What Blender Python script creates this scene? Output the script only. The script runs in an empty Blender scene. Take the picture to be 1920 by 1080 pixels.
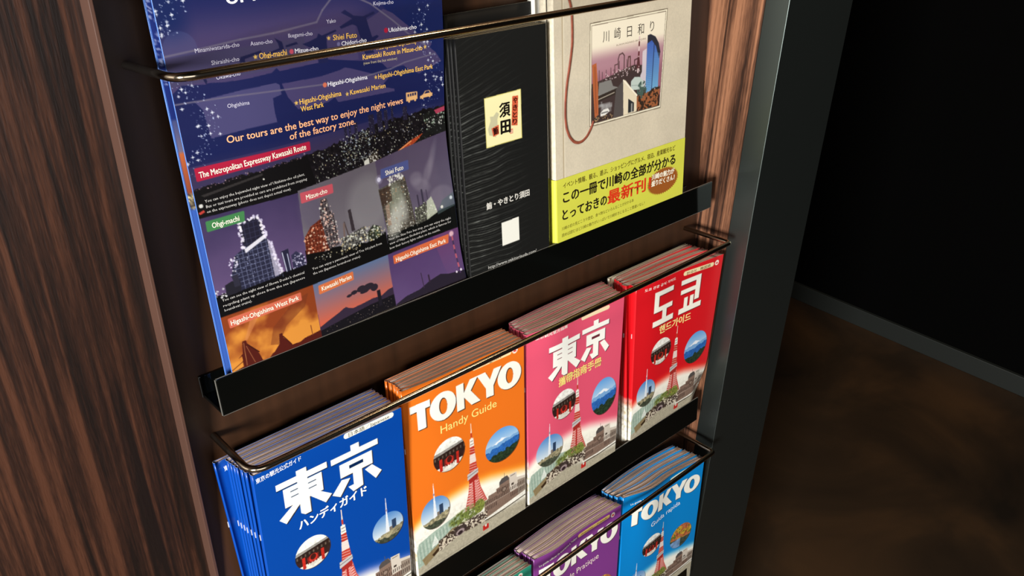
import bpy, bmesh, math, random
import numpy as np
from mathutils import Vector, Matrix, Euler

# ------------------------------------------------------------------ camera, world, lights, exposure
scn = bpy.context.scene
COL = scn.collection
Z0 = 1.30                       # height of the rack's reference point above the floor
TILT = 0.08746                  # the back board leans back about five degrees

cam_d = bpy.data.cameras.new('camera'); cam = bpy.data.objects.new('camera', cam_d); COL.objects.link(cam)
cam_d.sensor_width = 36.0; cam_d.lens = 1558.34 / 1920.0 * 36.0; cam_d.clip_start = 0.01
yaw, pitch, roll = 0.74291, 0.51071, -0.02018
f = Vector((math.sin(yaw)*math.cos(pitch), math.cos(yaw)*math.cos(pitch), -math.sin(pitch)))
r = Vector((math.cos(yaw), -math.sin(yaw), 0)); d = f.cross(r)
r2 = r*math.cos(roll) + d*math.sin(roll); d2 = d*math.cos(roll) - r*math.sin(roll)
cam.matrix_world = Matrix(((r2.x, -d2.x, -f.x, -0.16160), (r2.y, -d2.y, -f.y, -0.51555), (r2.z, -d2.z, -f.z, Z0+0.13864), (0, 0, 0, 1)))
scn.camera = cam

world = bpy.data.worlds.new('world'); scn.world = world; world.use_nodes = True
world.node_tree.nodes['Background'].inputs[0].default_value = (0.80, 0.86, 1.0, 1)
world.node_tree.nodes['Background'].inputs[1].default_value = 0.035

def area(name, loc, target, size, power, color):
    l = bpy.data.lights.new(name, 'AREA'); l.shape = 'RECTANGLE'; l.size = size[0]; l.size_y = size[1]
    l.energy = power; l.color = color
    o = bpy.data.objects.new(name, l); COL.objects.link(o); o.location = loc
    o.rotation_euler = (Vector(target) - Vector(loc)).to_track_quat('-Z', 'Y').to_euler()
    return o
area('window_daylight', (-1.76, -1.10, 1.36), (0.27, 0.0, 0.96), (0.34, 0.50), 96, (1.0, 0.975, 0.93))
area('front_fill', (-0.9, -2.6, 1.5), (0.2, 0.0, 1.1), (2.0, 1.4), 20, (0.96, 0.97, 1.0))  # broad soft fill added in front of the rack, out of view
area('ceiling_downlight', (1.02, -0.62, 2.62), (1.25, -0.50, 0.0), (0.34, 0.14), 13.0, (1.0, 0.78, 0.54))

vs = scn.view_settings
vs.view_transform = 'Standard'; vs.look = 'None'; vs.gamma = 1.0; vs.use_curve_mapping = False; vs.exposure = 0.0
scn.cycles.max_bounces = 6

# ------------------------------------------------------------------ helpers
def s2l(c):
    return tuple(((v/255.0)/12.92 if v/255.0 <= 0.04045 else ((v/255.0+0.055)/1.055)**2.4) for v in c)

def mat(name, rgb=(128,128,128), rough=0.5, metal=0.0, spec=0.5, coat=0.0, attr=False):
    m = bpy.data.materials.new(name); m.use_nodes = True
    b = m.node_tree.nodes['Principled BSDF']
    b.inputs['Base Color'].default_value = (*s2l(rgb), 1)
    b.inputs['Roughness'].default_value = rough; b.inputs['Metallic'].default_value = metal
    b.inputs['Specular IOR Level'].default_value = spec; b.inputs['Coat Weight'].default_value = coat
    b.inputs['Coat Roughness'].default_value = 0.12
    if attr:
        a = m.node_tree.nodes.new('ShaderNodeAttribute'); a.attribute_name = 'Col'
        m.node_tree.links.new(a.outputs['Color'], b.inputs['Base Color'])
    return m

def noise_mat(name, c1, c2, scale, stretch=(1,1,1), rough=0.5, lo=0.35, hi=0.65, c3=None, bump=0.0, detail=6, distort=0.0, spec=0.5, coat=0.0, rot=(0,0,0)):
    m = mat(name, c1, rough, spec=spec, coat=coat); nt = m.node_tree; b = nt.nodes['Principled BSDF']
    tc = nt.nodes.new('ShaderNodeTexCoord'); mp = nt.nodes.new('ShaderNodeMapping'); mp.inputs['Scale'].default_value = stretch
    mp.inputs['Rotation'].default_value = rot
    n = nt.nodes.new('ShaderNodeTexNoise'); n.inputs['Scale'].default_value = scale; n.inputs['Detail'].default_value = detail
    n.inputs['Distortion'].default_value = distort
    cr = nt.nodes.new('ShaderNodeValToRGB'); e = cr.color_ramp.elements
    e[0].position = lo; e[0].color = (*s2l(c1), 1); e[1].position = hi; e[1].color = (*s2l(c2), 1)
    if c3: k = e.new((lo+hi)/2); k.color = (*s2l(c3), 1)
    L = nt.links.new
    L(tc.outputs['Object'], mp.inputs[0]); L(mp.outputs[0], n.inputs['Vector']); L(n.outputs[0], cr.inputs[0]); L(cr.outputs[0], b.inputs['Base Color'])
    if bump:
        bp = nt.nodes.new('ShaderNodeBump'); bp.inputs['Strength'].default_value = bump; bp.inputs['Distance'].default_value = 0.001
        L(n.outputs[0], bp.inputs['Height']); L(bp.outputs[0], b.inputs['Normal'])
    return m

def zebra_mat(name, dark, mid, light, rough=0.4, sx=1.0, rot=(0,0,0)):
    m = mat(name, mid, rough); nt = m.node_tree; b = nt.nodes['Principled BSDF']; L = nt.links.new; N = nt.nodes.new
    tc = N('ShaderNodeTexCoord'); mp0 = N('ShaderNodeMapping'); mp0.inputs['Rotation'].default_value = rot
    L(tc.outputs['Object'], mp0.inputs[0])
    def noise(st, sc, det, dis, src):
        mp = N('ShaderNodeMapping'); mp.inputs['Scale'].default_value = st; L(src, mp.inputs[0])
        n = N('ShaderNodeTexNoise'); n.inputs['Scale'].default_value = sc; n.inputs['Detail'].default_value = det; n.inputs['Distortion'].default_value = dis
        L(mp.outputs[0], n.inputs['Vector']); return n.outputs[0]
    a = noise((1, 1, 0.022), 120*sx, 4.0, 0.9, mp0.outputs[0])        # broad bands
    c = noise((1, 1, 0.02), 260*sx, 4.0, 0.3, mp0.outputs[0])        # fine streaks
    e = noise((1, 1, 0.10), 900*sx, 3.0, 0.0, mp0.outputs[0])        # pores
    def mth(op, x, y):
        k = N('ShaderNodeMath'); k.operation = op
        for i, v in enumerate((x, y)):
            if isinstance(v, (int, float)): k.inputs[i].default_value = v
            else: L(v, k.inputs[i])
        return k.outputs[0]
    s = mth('ADD', mth('ADD', mth('MULTIPLY', a, 0.60), mth('MULTIPLY', c, 0.28)), mth('MULTIPLY', e, 0.12))
    cr = N('ShaderNodeValToRGB'); el = cr.color_ramp.elements
    el[0].position = 0.42; el[0].color = (*s2l(dark), 1); el[1].position = 0.60; el[1].color = (*s2l(light), 1)
    k = el.new(0.50); k.color = (*s2l(mid), 1)
    L(s, cr.inputs[0]); L(cr.outputs[0], b.inputs['Base Color'])
    bp = N('ShaderNodeBump'); bp.inputs['Strength'].default_value = 0.25; bp.inputs['Distance'].default_value = 0.0006
    L(e, bp.inputs['Height']); L(bp.outputs[0], b.inputs['Normal'])
    return m

def guide_stock(name, rgb, zs):
    """cover paper: the plain colour above, the printed pale foot of the design below height zs"""
    m = mat(name, rgb, 0.33, coat=0.25); nt = m.node_tree; b = nt.nodes['Principled BSDF']; N = nt.nodes.new; L = nt.links.new
    tc = N('ShaderNodeTexCoord'); sp = N('ShaderNodeSeparateXYZ'); cr = N('ShaderNodeMapRange'); mx = N('ShaderNodeMix'); mx.data_type = 'RGBA'
    n = N('ShaderNodeTexNoise'); n.inputs['Scale'].default_value = 160; rp = N('ShaderNodeValToRGB')
    rp.color_ramp.elements[0].color = (*s2l((190, 176, 146)), 1); rp.color_ramp.elements[1].color = (*s2l((252, 248, 234)), 1); rp.color_ramp.elements[0].position = 0.35; rp.color_ramp.elements[1].position = 0.6
    cr.inputs['From Min'].default_value = zs-0.010; cr.inputs['From Max'].default_value = zs+0.006
    L(tc.outputs['Object'], sp.inputs[0]); L(sp.outputs['Z'], cr.inputs['Value']); L(tc.outputs['Object'], n.inputs['Vector']); L(n.outputs[0], rp.inputs[0])
    L(cr.outputs[0], mx.inputs[0]); L(rp.outputs[0], mx.inputs[6]); mx.inputs[7].default_value = (*s2l(rgb), 1); L(mx.outputs[2], b.inputs['Base Color'])
    return m

def link(name, me, m, parent=None):
    o = bpy.data.objects.new(name, me); COL.objects.link(o)
    if m is not None:
        for k in (m if isinstance(m, (list, tuple)) else [m]): me.materials.append(k)
    if parent is not None: o.parent = parent
    return o

def boxes_mesh(name, boxes, bevel=0.0):
    bm = bmesh.new()
    for (x0, x1, y0, y1, z0, z1) in boxes:
        r = bmesh.ops.create_cube(bm, size=1.0)
        for v in r['verts']:
            v.co = ((x0+x1)/2 + v.co.x*(x1-x0), (y0+y1)/2 + v.co.y*(y1-y0), (z0+z1)/2 + v.co.z*(z1-z0))
    if bevel: bmesh.ops.bevel(bm, geom=bm.edges[:], offset=bevel, segments=2, affect='EDGES', profile=0.5)
    me = bpy.data.meshes.new(name); bm.to_mesh(me); bm.free(); return me

def struct(name, boxes, m, bevel=0.0):
    o = link(name, boxes_mesh(name, boxes, bevel), m); o['kind'] = 'structure'; return o

def thing(name, label, cat, loc=(0,0,0), group=None, tilt=True):
    """Empty at a thing's base; loc is given on the leaning board as (u, v, w) in millimetres."""
    o = bpy.data.objects.new(name, None); COL.objects.link(o); o.empty_display_size = 0.02
    o.location = BD(*loc); o.rotation_euler = (-TILT, 0, 0) if tilt else (0, 0, 0)
    o['label'] = label; o['category'] = cat
    if group: o['group'] = group
    return o

def BD(u, v, w):
    """board coordinates (mm: along, up, out of the board) -> world"""
    u, v, w = u/1000, v/1000, w/1000
    return Vector((u, math.sin(TILT)*v - math.cos(TILT)*w, Z0 + math.cos(TILT)*v + math.sin(TILT)*w))

def mesh_from_arrays(name, V, F, cols=None, smooth=False):
    me = bpy.data.meshes.new(name)
    V = np.asarray(V, np.float32); F = np.asarray(F, np.int32); n = F.shape[1]
    me.vertices.add(len(V)); me.vertices.foreach_set('co', V.ravel())
    me.loops.add(F.size); me.loops.foreach_set('vertex_index', F.ravel())
    me.polygons.add(len(F)); me.polygons.foreach_set('loop_start', np.arange(0, F.size, n, dtype=np.int32))
    me.polygons.foreach_set('loop_total', np.full(len(F), n, np.int32))
    if smooth: me.polygons.foreach_set('use_smooth', np.ones(len(F), bool))
    me.update(calc_edges=True)
    if cols is not None:
        a = me.color_attributes.new('Col', 'BYTE_COLOR', 'POINT')
        c = np.ones((len(V), 4), np.float32); c[:, :3] = np.clip(cols, 0, 255)/255.0
        a.data.foreach_set('color_srgb', c.ravel())
    return me

class Surf:
    """A sheet: bilinear between four corners (u, v, w) in mm plus a bow disp(a, b) outwards."""
    def __init__(s, TL, TR, BL, BR, W, H, disp=None):
        s.c = [np.array(x, float) for x in (TL, TR, BL, BR)]; s.W = W; s.H = H; s.disp = disp
    def at(s, x, y, off=0.0):
        x = np.asarray(x, float); y = np.asarray(y, float); a = (x/s.W)[..., None]; b = (y/s.H)[..., None]
        TL, TR, BL, BR = s.c
        q = (1-b)*((1-a)*TL + a*TR) + b*((1-a)*BL + a*BR)
        q[..., 2] += off
        if s.disp is not None: q[..., 2] += s.disp(a[..., 0], b[..., 0])
        return q
    def base(s): return tuple(s.c[2] + np.array([0, 0, 0]))

def to_local(q, base):
    """board mm -> local metres of a thing whose Empty sits at base"""
    q = (q - np.array(base))/1000.0
    return np.stack([q[..., 0], -q[..., 2], q[..., 1]], -1)

def grid_faces(nx, ny, flip=False):
    i = np.arange(ny*nx).reshape(ny, nx)
    a, b, c, e = i[:-1, :-1], i[1:, :-1], i[1:, 1:], i[:-1, 1:]
    return np.stack([a, b, c, e] if not flip else [a, e, c, b], -1).reshape(-1, 4)

# ------------------------------------------------------------------ print: a small drawing kit in millimetres
rng = np.random.default_rng(7)
class Art:
    def __init__(s, W, H, res, bg):
        s.W, s.H, s.res = W, H, res; s.h = res/2
        s.nx = int(round(W/res)) + 1; s.ny = int(round(H/res)) + 1
        s.X, s.Y = np.meshgrid(np.arange(s.nx*2)*s.h - s.h/2, np.arange(s.ny*2)*s.h - s.h/2)
        s.I = np.zeros(s.X.shape + (3,)) + np.array(bg, float)
    def sl(s, x0, x1, y0, y1):
        f = lambda v, n: int(min(max(round(v/s.h), 0), n))
        return slice(f(y0-1, s.ny*2), f(y1+1, s.ny*2)), slice(f(x0-1, s.nx*2), f(x1+1, s.nx*2))
    def put(s, sl, m, col, al=1.0):
        m = (m*al)[..., None]; s.I[sl] = s.I[sl]*(1-m) + np.asarray(col, float)*m
    def poly(s, P, col, al=1.0, mask=False):
        P = np.array(P, float).reshape(-1, 2); sl = s.sl(P[:, 0].min(), P[:, 0].max(), P[:, 1].min(), P[:, 1].max())
        X, Y = s.X[sl], s.Y[sl]; ins = np.zeros(X.shape, bool)
        for (x1, y1), (x2, y2) in zip(P, np.roll(P, -1, 0)):
            if y1 == y2: continue
            c = ((y1 > Y) != (y2 > Y)) & (X < (x2-x1)*(Y-y1)/(y2-y1) + x1); ins ^= c
        if mask: return sl, ins
        s.put(sl, ins.astype(float), col, al)
    def rect(s, x0, y0, x1, y1, col, al=1.0): s.poly([x0, y0, x1, y0, x1, y1, x0, y1], col, al)
    def quad_grad(s, P, top, bot, al=1.0, noise=0.0, nsc=8.0):
        sl, m = s.poly(P, top, mask=True); Y = s.Y[sl]; P = np.array(P, float).reshape(-1, 2)
        t = np.clip((Y - P[:, 1].min())/(np.ptp(P[:, 1])+1e-6), 0, 1)
        if noise: t = np.clip(t + noise*(s.noise(nsc)[sl]-0.5), 0, 1)
        col = np.array(top, float)*(1-t[..., None]) + np.array(bot, float)*t[..., None]
        s.put(sl, m.astype(float), col, al)
    def ell(s, cx, cy, rx, ry, col, al=1.0, soft=0.0, rot=0.0):
        R = max(rx, ry)*(1.3 if soft else 1.0) + soft; sl = s.sl(cx-R, cx+R, cy-R, cy+R); X, Y = s.X[sl]-cx, s.Y[sl]-cy
        if rot: X, Y = X*math.cos(rot)+Y*math.sin(rot), -X*math.sin(rot)+Y*math.cos(rot)
        d = np.hypot(X/rx, Y/ry)
        s.put(sl, (d < 1).astype(float) if not soft else np.clip((1-d)*min(rx, ry)/soft+0.5, 0, 1), col, al)
    def line(s, P, wd, col, al=1.0):
        P = np.array(P, float).reshape(-1, 2)
        for (x1, y1), (x2, y2) in zip(P[:-1], P[1:]):
            sl = s.sl(min(x1, x2)-wd, max(x1, x2)+wd, min(y1, y2)-wd, max(y1, y2)+wd); X, Y = s.X[sl], s.Y[sl]
            L = (x2-x1)**2+(y2-y1)**2+1e-9; t = np.clip(((X-x1)*(x2-x1)+(Y-y1)*(y2-y1))/L, 0, 1)
            dd = np.hypot(X-x1-t*(x2-x1), Y-y1-t*(y2-y1)); s.put(sl, np.clip((wd/2-dd)/s.h+0.5, 0, 1), col, al)
    def rrect(s, P, r, col, al=1.0):
        """rounded box from its corners TL TR BR BL"""
        P = np.array(P, float).reshape(-1, 2); c = P.mean(0); Q = []
        for p in P:
            v = c - p; Q.append(p + np.array([math.copysign(r, v[0]), math.copysign(r, v[1])]))
        Q = np.array(Q); s.poly(Q, col, al)
        s.line(np.vstack([Q, Q[:1]]), 2*r, col, al)
    def noise(s, sc, seed=0):
        key = (sc, seed)
        if not hasattr(s, '_n'): s._n = {}
        if key in s._n: return s._n[key]
        g = np.random.default_rng(int(sc*100)+seed*17+3); out = np.zeros(s.X.shape); amp = 1.0; tot = 0
        for o in range(3):
            c = sc/2**o; ny, nx = int(s.H/c)+4, int(s.W/c)+4; G = g.random((ny, nx))
            fx, fy = np.clip(s.X/c, 0, nx-2.001), np.clip(s.Y/c, 0, ny-2.001); ix, iy = fx.astype(int), fy.astype(int)
            tx, ty = fx-ix, fy-iy; tx = tx*tx*(3-2*tx); ty = ty*ty*(3-2*ty)
            out += amp*((G[iy, ix]*(1-tx)+G[iy, ix+1]*tx)*(1-ty)+(G[iy+1, ix]*(1-tx)+G[iy+1, ix+1]*tx)*ty); tot += amp; amp *= 0.5
        s._n[key] = out/tot; return s._n[key]
    def dots(s, pts, rad, cols, al=1.0):
        for (x, y), r, c in zip(pts, np.broadcast_to(rad, len(pts)), cols): s.ell(x, y, r, r*1.1, c, al)
    def sparkle(s, x, y, r, col=(235, 242, 255)):
        s.poly([x, y-r, x+r*.22, y-r*.22, x+r, y, x+r*.22, y+r*.22, x, y+r, x-r*.22, y+r*.22, x-r, y, x-r*.22, y-r*.22], col)
    def star(s, x, y, r, col):
        s.poly([[x+math.sin(k*math.pi/5)*(r if k % 2 == 0 else r*.42), y-math.cos(k*math.pi/5)*(r if k % 2 == 0 else r*.42)] for k in range(10)], col)
    def colors(s):
        I = np.clip(s.I, 0, 255); return I.reshape(s.ny, 2, s.nx, 2, 3).mean((1, 3)).reshape(-1, 3)
    def mesh(s, name, surf, base, off=0.0):
        x, y = np.meshgrid(np.linspace(0, s.W, s.nx), np.linspace(0, s.H, s.ny))
        V = to_local(surf.at(x, y, off), base).reshape(-1, 3)
        return mesh_from_arrays(name, V, grid_faces(s.nx, s.ny), s.colors(), smooth=True)

# ------------------------------------------------------------------ lettering: glyph outlines laid on a sheet
class Lettering:
    def __init__(s, surf, base, off=0.09): s.s, s.b, s.off = surf, base, off; s.V = []; s.F = []; s.C = []; s.n = 0
    def add(s, text, x0, y0, x1, y1, cap, col, bold=0.0, res=2, vert=False, shear=0.0):
        """baseline from (x0,y0) to (x1,y1), capital height cap, stretched to the width"""
        cu = bpy.data.curves.new('t', 'FONT'); cu.body = text; cu.size = 1.0; cu.resolution_u = res; cu.fill_mode = 'FRONT'
        o = bpy.data.objects.new('t', cu); COL.objects.link(o)
        me = o.to_mesh(); nv = len(me.vertices)
        v = np.zeros(nv*3, np.float32); me.vertices.foreach_get('co', v); v = v.reshape(-1, 3)[:, :2].astype(float)
        me.calc_loop_triangles(); t = np.zeros(len(me.loop_triangles)*3, np.int32); me.loop_triangles.foreach_get('vertices', t); t = t.reshape(-1, 3)
        o.to_mesh_clear(); bpy.data.objects.remove(o); bpy.data.curves.remove(cu)
        if nv == 0: return
        L = math.hypot(x1-x0, y1-y0); dx, dy = (x1-x0)/L, (y1-y0)/L
        wx = v[:, 0].max()-v[:, 0].min(); capu = 0.73
        px = (v[:, 0]-v[:, 0].min())/wx*L + v[:, 1]/capu*cap*shear; py = v[:, 1]/capu*cap
        X = x0 + px*dx + py*dy; Y = y0 + px*dy - py*dx
        b = bold*cap*1.3; hits = [(0, 0)] if not bold else [(0, 0), (b, 0), (-b, 0), (0, b*.7), (0, -b*.7)]
        if bold >= .03: hits += [(b*.6, b*.5), (-b*.6, b*.5), (b*.6, -b*.5), (-b*.6, -b*.5)]
        for i, (ox, oy) in enumerate(hits[::-1]):
            s.V.append(to_local(s.s.at(X+ox, Y+oy, s.off+.012*i), s.b)); s.F.append(t + s.n); s.C.append(np.zeros((nv, 3))+np.array(col, float)); s.n += nv
    def build(s, name, m, parent):
        me = mesh_from_arrays(name, np.vstack(s.V), np.vstack(s.F), np.vstack(s.C)); return link(name, me, m, parent)

PRINT = mat('glossy_print', rough=0.34, spec=0.45, coat=0.25, attr=True)
INK = mat('printed_ink', rough=0.40, spec=0.35, attr=True)
MATTE = mat('matte_print', rough=0.62, spec=0.3, attr=True)
RIM = mat('paper_edge', (205, 198, 190), 0.7)
PAGE = noise_mat('page_edges', (172, 148, 138), (214, 194, 182), 60, (0.3, 14, 1), 0.75, 0.3, 0.7)
PAGE_CREAM = noise_mat('cream_page_edges', (186, 172, 140), (226, 214, 184), 60, (0.3, 14, 1), 0.75, 0.3, 0.7)
STEEL = mat('staple_steel', (226, 228, 232), 0.3, metal=0.3)

# ------------------------------------------------------------------ the room
ZEBRA = zebra_mat('zebrawood_veneer', (20, 9, 5), (42, 22, 13), (74, 43, 28), 0.45)
ZEBRA_LIT = zebra_mat('zebrawood_reveal_lit', (50, 31, 22), (104, 68, 49), (162, 112, 82), 0.42, 0.85)  # same zebrawood, with the reveal's brighter light put into its colour
DARKWOOD = noise_mat('dark_brown_laminate', (50, 30, 16), (66, 40, 23), 14, (6, 1, 0.35), 0.42, 0.3, 0.75, bump=0.05)
TRIM = noise_mat('brown_edge_band', (72, 48, 38), (83, 56, 45), 20, (1, 1, 0.2), 0.5)
METAL = mat('dark_grey_satin_metal', (98, 107, 105), 0.42, metal=1.0)
BLACKWALL = mat('black_wall_paint', (4, 4, 4), 0.9, spec=0.05)
FLOORM = noise_mat('dark_brown_floor', (26, 18, 9), (80, 55, 31), 2.6, (1, 1, 1), 0.55, 0.3, 0.75, c3=(50, 35, 20), bump=0.2, distort=0.6)
SKIRT = mat('dark_grey_skirting', (38, 42, 40), 0.5)

struct('floor', [(-2.5, 4.0, -3.0, 3.2, -0.05, 0.0)], FLOORM)
struct('wall_left', [(-2.5, -0.0241, -0.0227, 0.12, 0.0, 2.7)], ZEBRA)
struct('trim_1', [(-0.0240, -0.0216, -0.0370, 0.12, 0.0, 2.7)], TRIM, 0.0004)
struct('trim_2', [(0.5738, 0.600, -0.0648, 0.12, 0.0, 2.7)], ZEBRA_LIT)
struct('trim_3', [(0.5738, 0.6968, -0.0905, -0.0649, 0.0, 2.7), (0.6002, 0.6968, -0.0649, 0.12, 0.0, 2.7)], METAL, 0.0006)
struct('wall_back', [(-2.5, 4.0, 3.2, 3.3, 0.0, 2.7), (-0.02, 0.60, 0.121, 0.14, 0.0, 2.7)], BLACKWALL)
struct('wall_right', [(2.292, 2.40, -3.0, 3.2, 0.0, 2.7)], BLACKWALL)
struct('baseboard_right', [(2.279, 2.292, -3.0, 3.2, 0.0, 0.060)], SKIRT, 0.0015)
struct('ceiling', [(-2.5, 4.0, -3.0, 3.3, 2.7, 2.8)], BLACKWALL)

# ------------------------------------------------------------------ the rack
ACRYL = mat('black_acrylic', (7, 8, 7), 0.06, spec=0.55)
CHROME = mat('dark_chrome_rod', (190, 174, 150), 0.16, metal=1.0)
rack = thing('brochure_rack', 'dark brown leaning display board with black trays and bent chrome rods between wood panels', 'brochure rack', (0, 0, 0))
def loc_box(u0, u1, v0, v1, w0, w1): return (u0/1000, u1/1000, -w1/1000, -w0/1000, v0/1000, v1/1000)
link('back_board', boxes_mesh('back_board', [loc_box(-21.4, 573, -980, 480, -12, 0)]), DARKWOOD, rack)

EDGE = mat('cut_acrylic_edge_highlight', (112, 110, 104), 0.3)  # pale strips along the cut acrylic, their colour standing in for edge highlights
def tray(vb, vt, vbt, parent):
    t = link('tray', boxes_mesh('tray', [loc_box(-1.3, 549, vb, vt, 32.4, 34.9)], 0.0007), ACRYL, parent)
    link('tray_floor', boxes_mesh('tray_floor', [loc_box(-1.3, 549, vb, vb+2.5, 2.5, 32.3)], 0.0006), ACRYL, t)
    link('tray_back', boxes_mesh('tray_back', [loc_box(-1.3, 549, vb, vbt, 0.1, 2.4)], 0.0006), ACRYL, t)
    e = 0.35
    link('cut_edge_highlight', boxes_mesh('cut_edge_highlight', [loc_box(-1.75, -1.32, vb+.2, vt-.2, 33.3, 34.2), loc_box(-1.75, -1.32, vb+.2, vbt-.2, .7, 1.6), loc_box(-1.0, 548.8, vt+.02, vt+e, 33.5, 34.1), loc_box(-1.0, 548.8, vb-e, vb-.02, 33.7, 34.3)]), EDGE, t)
tray(-221.0, -192.4, -204.0, rack)
tray(-493.9, -462.1, -477.5, rack)
tray(-762.0, -731.0, -745.5, rack)
tray(49.0, 78.0, 66.0, rack)

def tube_mesh(name, pts, rad, fil, seg=10):
    """round rod along pts (local metres) with bends of radius fil"""
    P = [Vector(p) for p in pts]; path = [P[0]]
    for i in range(1, len(P)-1):
        a, b, c = P[i-1], P[i], P[i+1]; d1 = (a-b).normalized(); d2 = (c-b).normalized(); f = fil[i-1]
        for k in range(9):
            t = k/8; path.append((b+d1*f)*(1-t)**2 + b*2*t*(1-t) + (b+d2*f)*t*t)
    path.append(P[-1]); bm = bmesh.new(); rings = []; up = Vector((0, 0, 1))
    for i, p in enumerate(path):
        tg = (path[min(i+1, len(path)-1)] - path[max(i-1, 0)]).normalized(); s = tg.cross(up).normalized(); n = s.cross(tg)
        rings.append([bm.verts.new(p + (s*math.cos(2*math.pi*k/seg) + n*math.sin(2*math.pi*k/seg))*rad) for k in range(seg)])
    for A, B in zip(rings[:-1], rings[1:]):
        for k in range(seg): bm.faces.new((A[k], A[(k+1) % seg], B[(k+1) % seg], B[k])).smooth = True
    bm.faces.new(rings[0][::-1]); bm.faces.new(rings[-1]); bmesh.ops.recalc_face_normals(bm, faces=bm.faces[:])
    me = bpy.data.meshes.new(name); bm.to_mesh(me); bm.free(); return me
def rod(v0, v1, w, parent):
    L = lambda u, v, ww: (u/1000, -ww/1000, v/1000)
    link('retaining_rod', tube_mesh('retaining_rod', [L(0, v0, -1), L(0, v1, w), L(552, v1, w), L(552, v0, -1)], 0.00265, (0.013, 0.005), 14), CHROME, parent)
rod(9.7, 11.2, 76.9, rack)
rod(-255.0, -255.9, 60.2, rack)
rod(-529.0, -529.9, 60.2, rack)

# ------------------------------------------------------------------ booklets
def booklet_meshes(surf, thick, base, leaves=6, rnd=0.5, nx=34, ny=20):
    """cover (front, rounded spine, back) and block of leaves, following the sheet surf; thick = (top, bottom)"""
    W, H = surf.W, surf.H; xs = np.linspace(0.6, W, nx); ys = np.linspace(0, H, ny)
    def TH(x, y):
        x, y = np.asarray(x, float), np.asarray(y, float)
        if callable(thick): return thick(x, y)
        return thick[0]+(thick[1]-thick[0])*y/H
    cols = [('f', x) for x in xs[::-1]] + [('s', t) for t in np.linspace(0, math.pi, 6)] + [('b', x) for x in xs[::3]]
    V = []
    for y in ys:
        r = float(TH(0.6, y))/2
        for k, t in cols:
            if k == 'f': q = surf.at(t, y, -0.12)
            elif k == 'b': q = surf.at(t, y, -TH(t, y))
            else:
                q = surf.at(0.6, y, -r); q = q + np.array([-math.sin(t)*min(r, 1.2), 0, math.cos(t)*r - 0.06])
            V.append(q)
    cover = mesh_from_arrays('cover', to_local(np.array(V), base), grid_faces(len(cols), ny, True), smooth=True)
    Vp, Fp, n = [], [], 0; g = np.random.default_rng(int(abs(surf.c[0][0]*10+surf.c[0][2]*7)) % 9999)
    m = 18; xs2 = np.linspace(1.2, W-0.5, m); R = 9
    for i in range(leaves):
        drop = 0.08 + g.random()*rnd; sh = g.random()*0.9; yy = np.linspace(drop, H-0.4, R)
        rows = [(y, 0.0) for y in yy] + [(y, 1.0) for y in yy[::-1]]
        for y, f in rows:
            th = (TH(xs2, y)-0.62)/leaves; o = -0.38 - i*th - f*th*0.92; Vp.extend(surf.at(xs2-sh*(xs2/W), y, 0)+np.stack([o*0, o*0, o], -1))
        for a in range(2*R):
            b = (a+1) % (2*R)
            for k in range(m-1): Fp.append((n+a*m+k, n+b*m+k, n+b*m+k+1, n+a*m+k+1))
        for a in range(R-1):
            c = 2*R-1-a
            Fp.append((n+a*m+m-1, n+(a+1)*m+m-1, n+(c-1)*m+m-1, n+c*m+m-1)); Fp.append((n+a*m, n+c*m, n+(c-1)*m, n+(a+1)*m))
        n += 2*R*m
    pages = mesh_from_arrays('page_block', to_local(np.array(Vp), base), Fp) if leaves else None
    return cover, pages

def make_booklet(name, label, cat, group, surf, thick, cover_m, page_m=PAGE, art=None, letter=None, leaves=6, staples=True, print_m=PRINT, rnd=0.5, rim=RIM, loff=0.09):
    if isinstance(thick, (int, float)): thick = (thick, thick)
    tb = float(thick(0.0, surf.H)) if callable(thick) else thick[1]
    base = (surf.c[2][0], min(surf.c[2][1], surf.c[3][1]), surf.c[2][2]-tb)
    t = thing(name, label, cat, base, group)
    cm, pm = booklet_meshes(surf, thick, base, leaves, rnd, *((60, 70) if not leaves else (34, 24)))
    c = link('cover', cm, [cover_m, rim], t)
    md = c.modifiers.new('thickness', 'SOLIDIFY'); md.thickness = 0.0003; md.offset = -1 if True else 1; md.material_offset_rim = 1
    if pm: link('page_block', pm, page_m, t)
    if staples and surf.W > 100:
        for y in (60, 168):
            q = surf.at(-0.75, y, -float(thick(0, y) if callable(thick) else thick[0])/2); p = to_local(q, base)
            link('staple', boxes_mesh('staple', [(p[0]-0.0004, p[0]+0.0003, p[1]-0.0003, p[1]+0.0003, p[2]-0.0026, p[2]+0.0026)]), STEEL, t)
    if art is not None: link('printed_front', art.mesh('printed_front', surf, base), print_m, c)
    if letter is not None:
        Lt = Lettering(surf, base, loff); letter(Lt); Lt.build('lettering', INK, c)
    return t

WHITE = (252, 250, 240)
# ------------------------------------------------------------------ the city guide cover
def smooth(t): t = np.clip(t, 0, 1); return t*t*(3-2*t)

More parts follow.
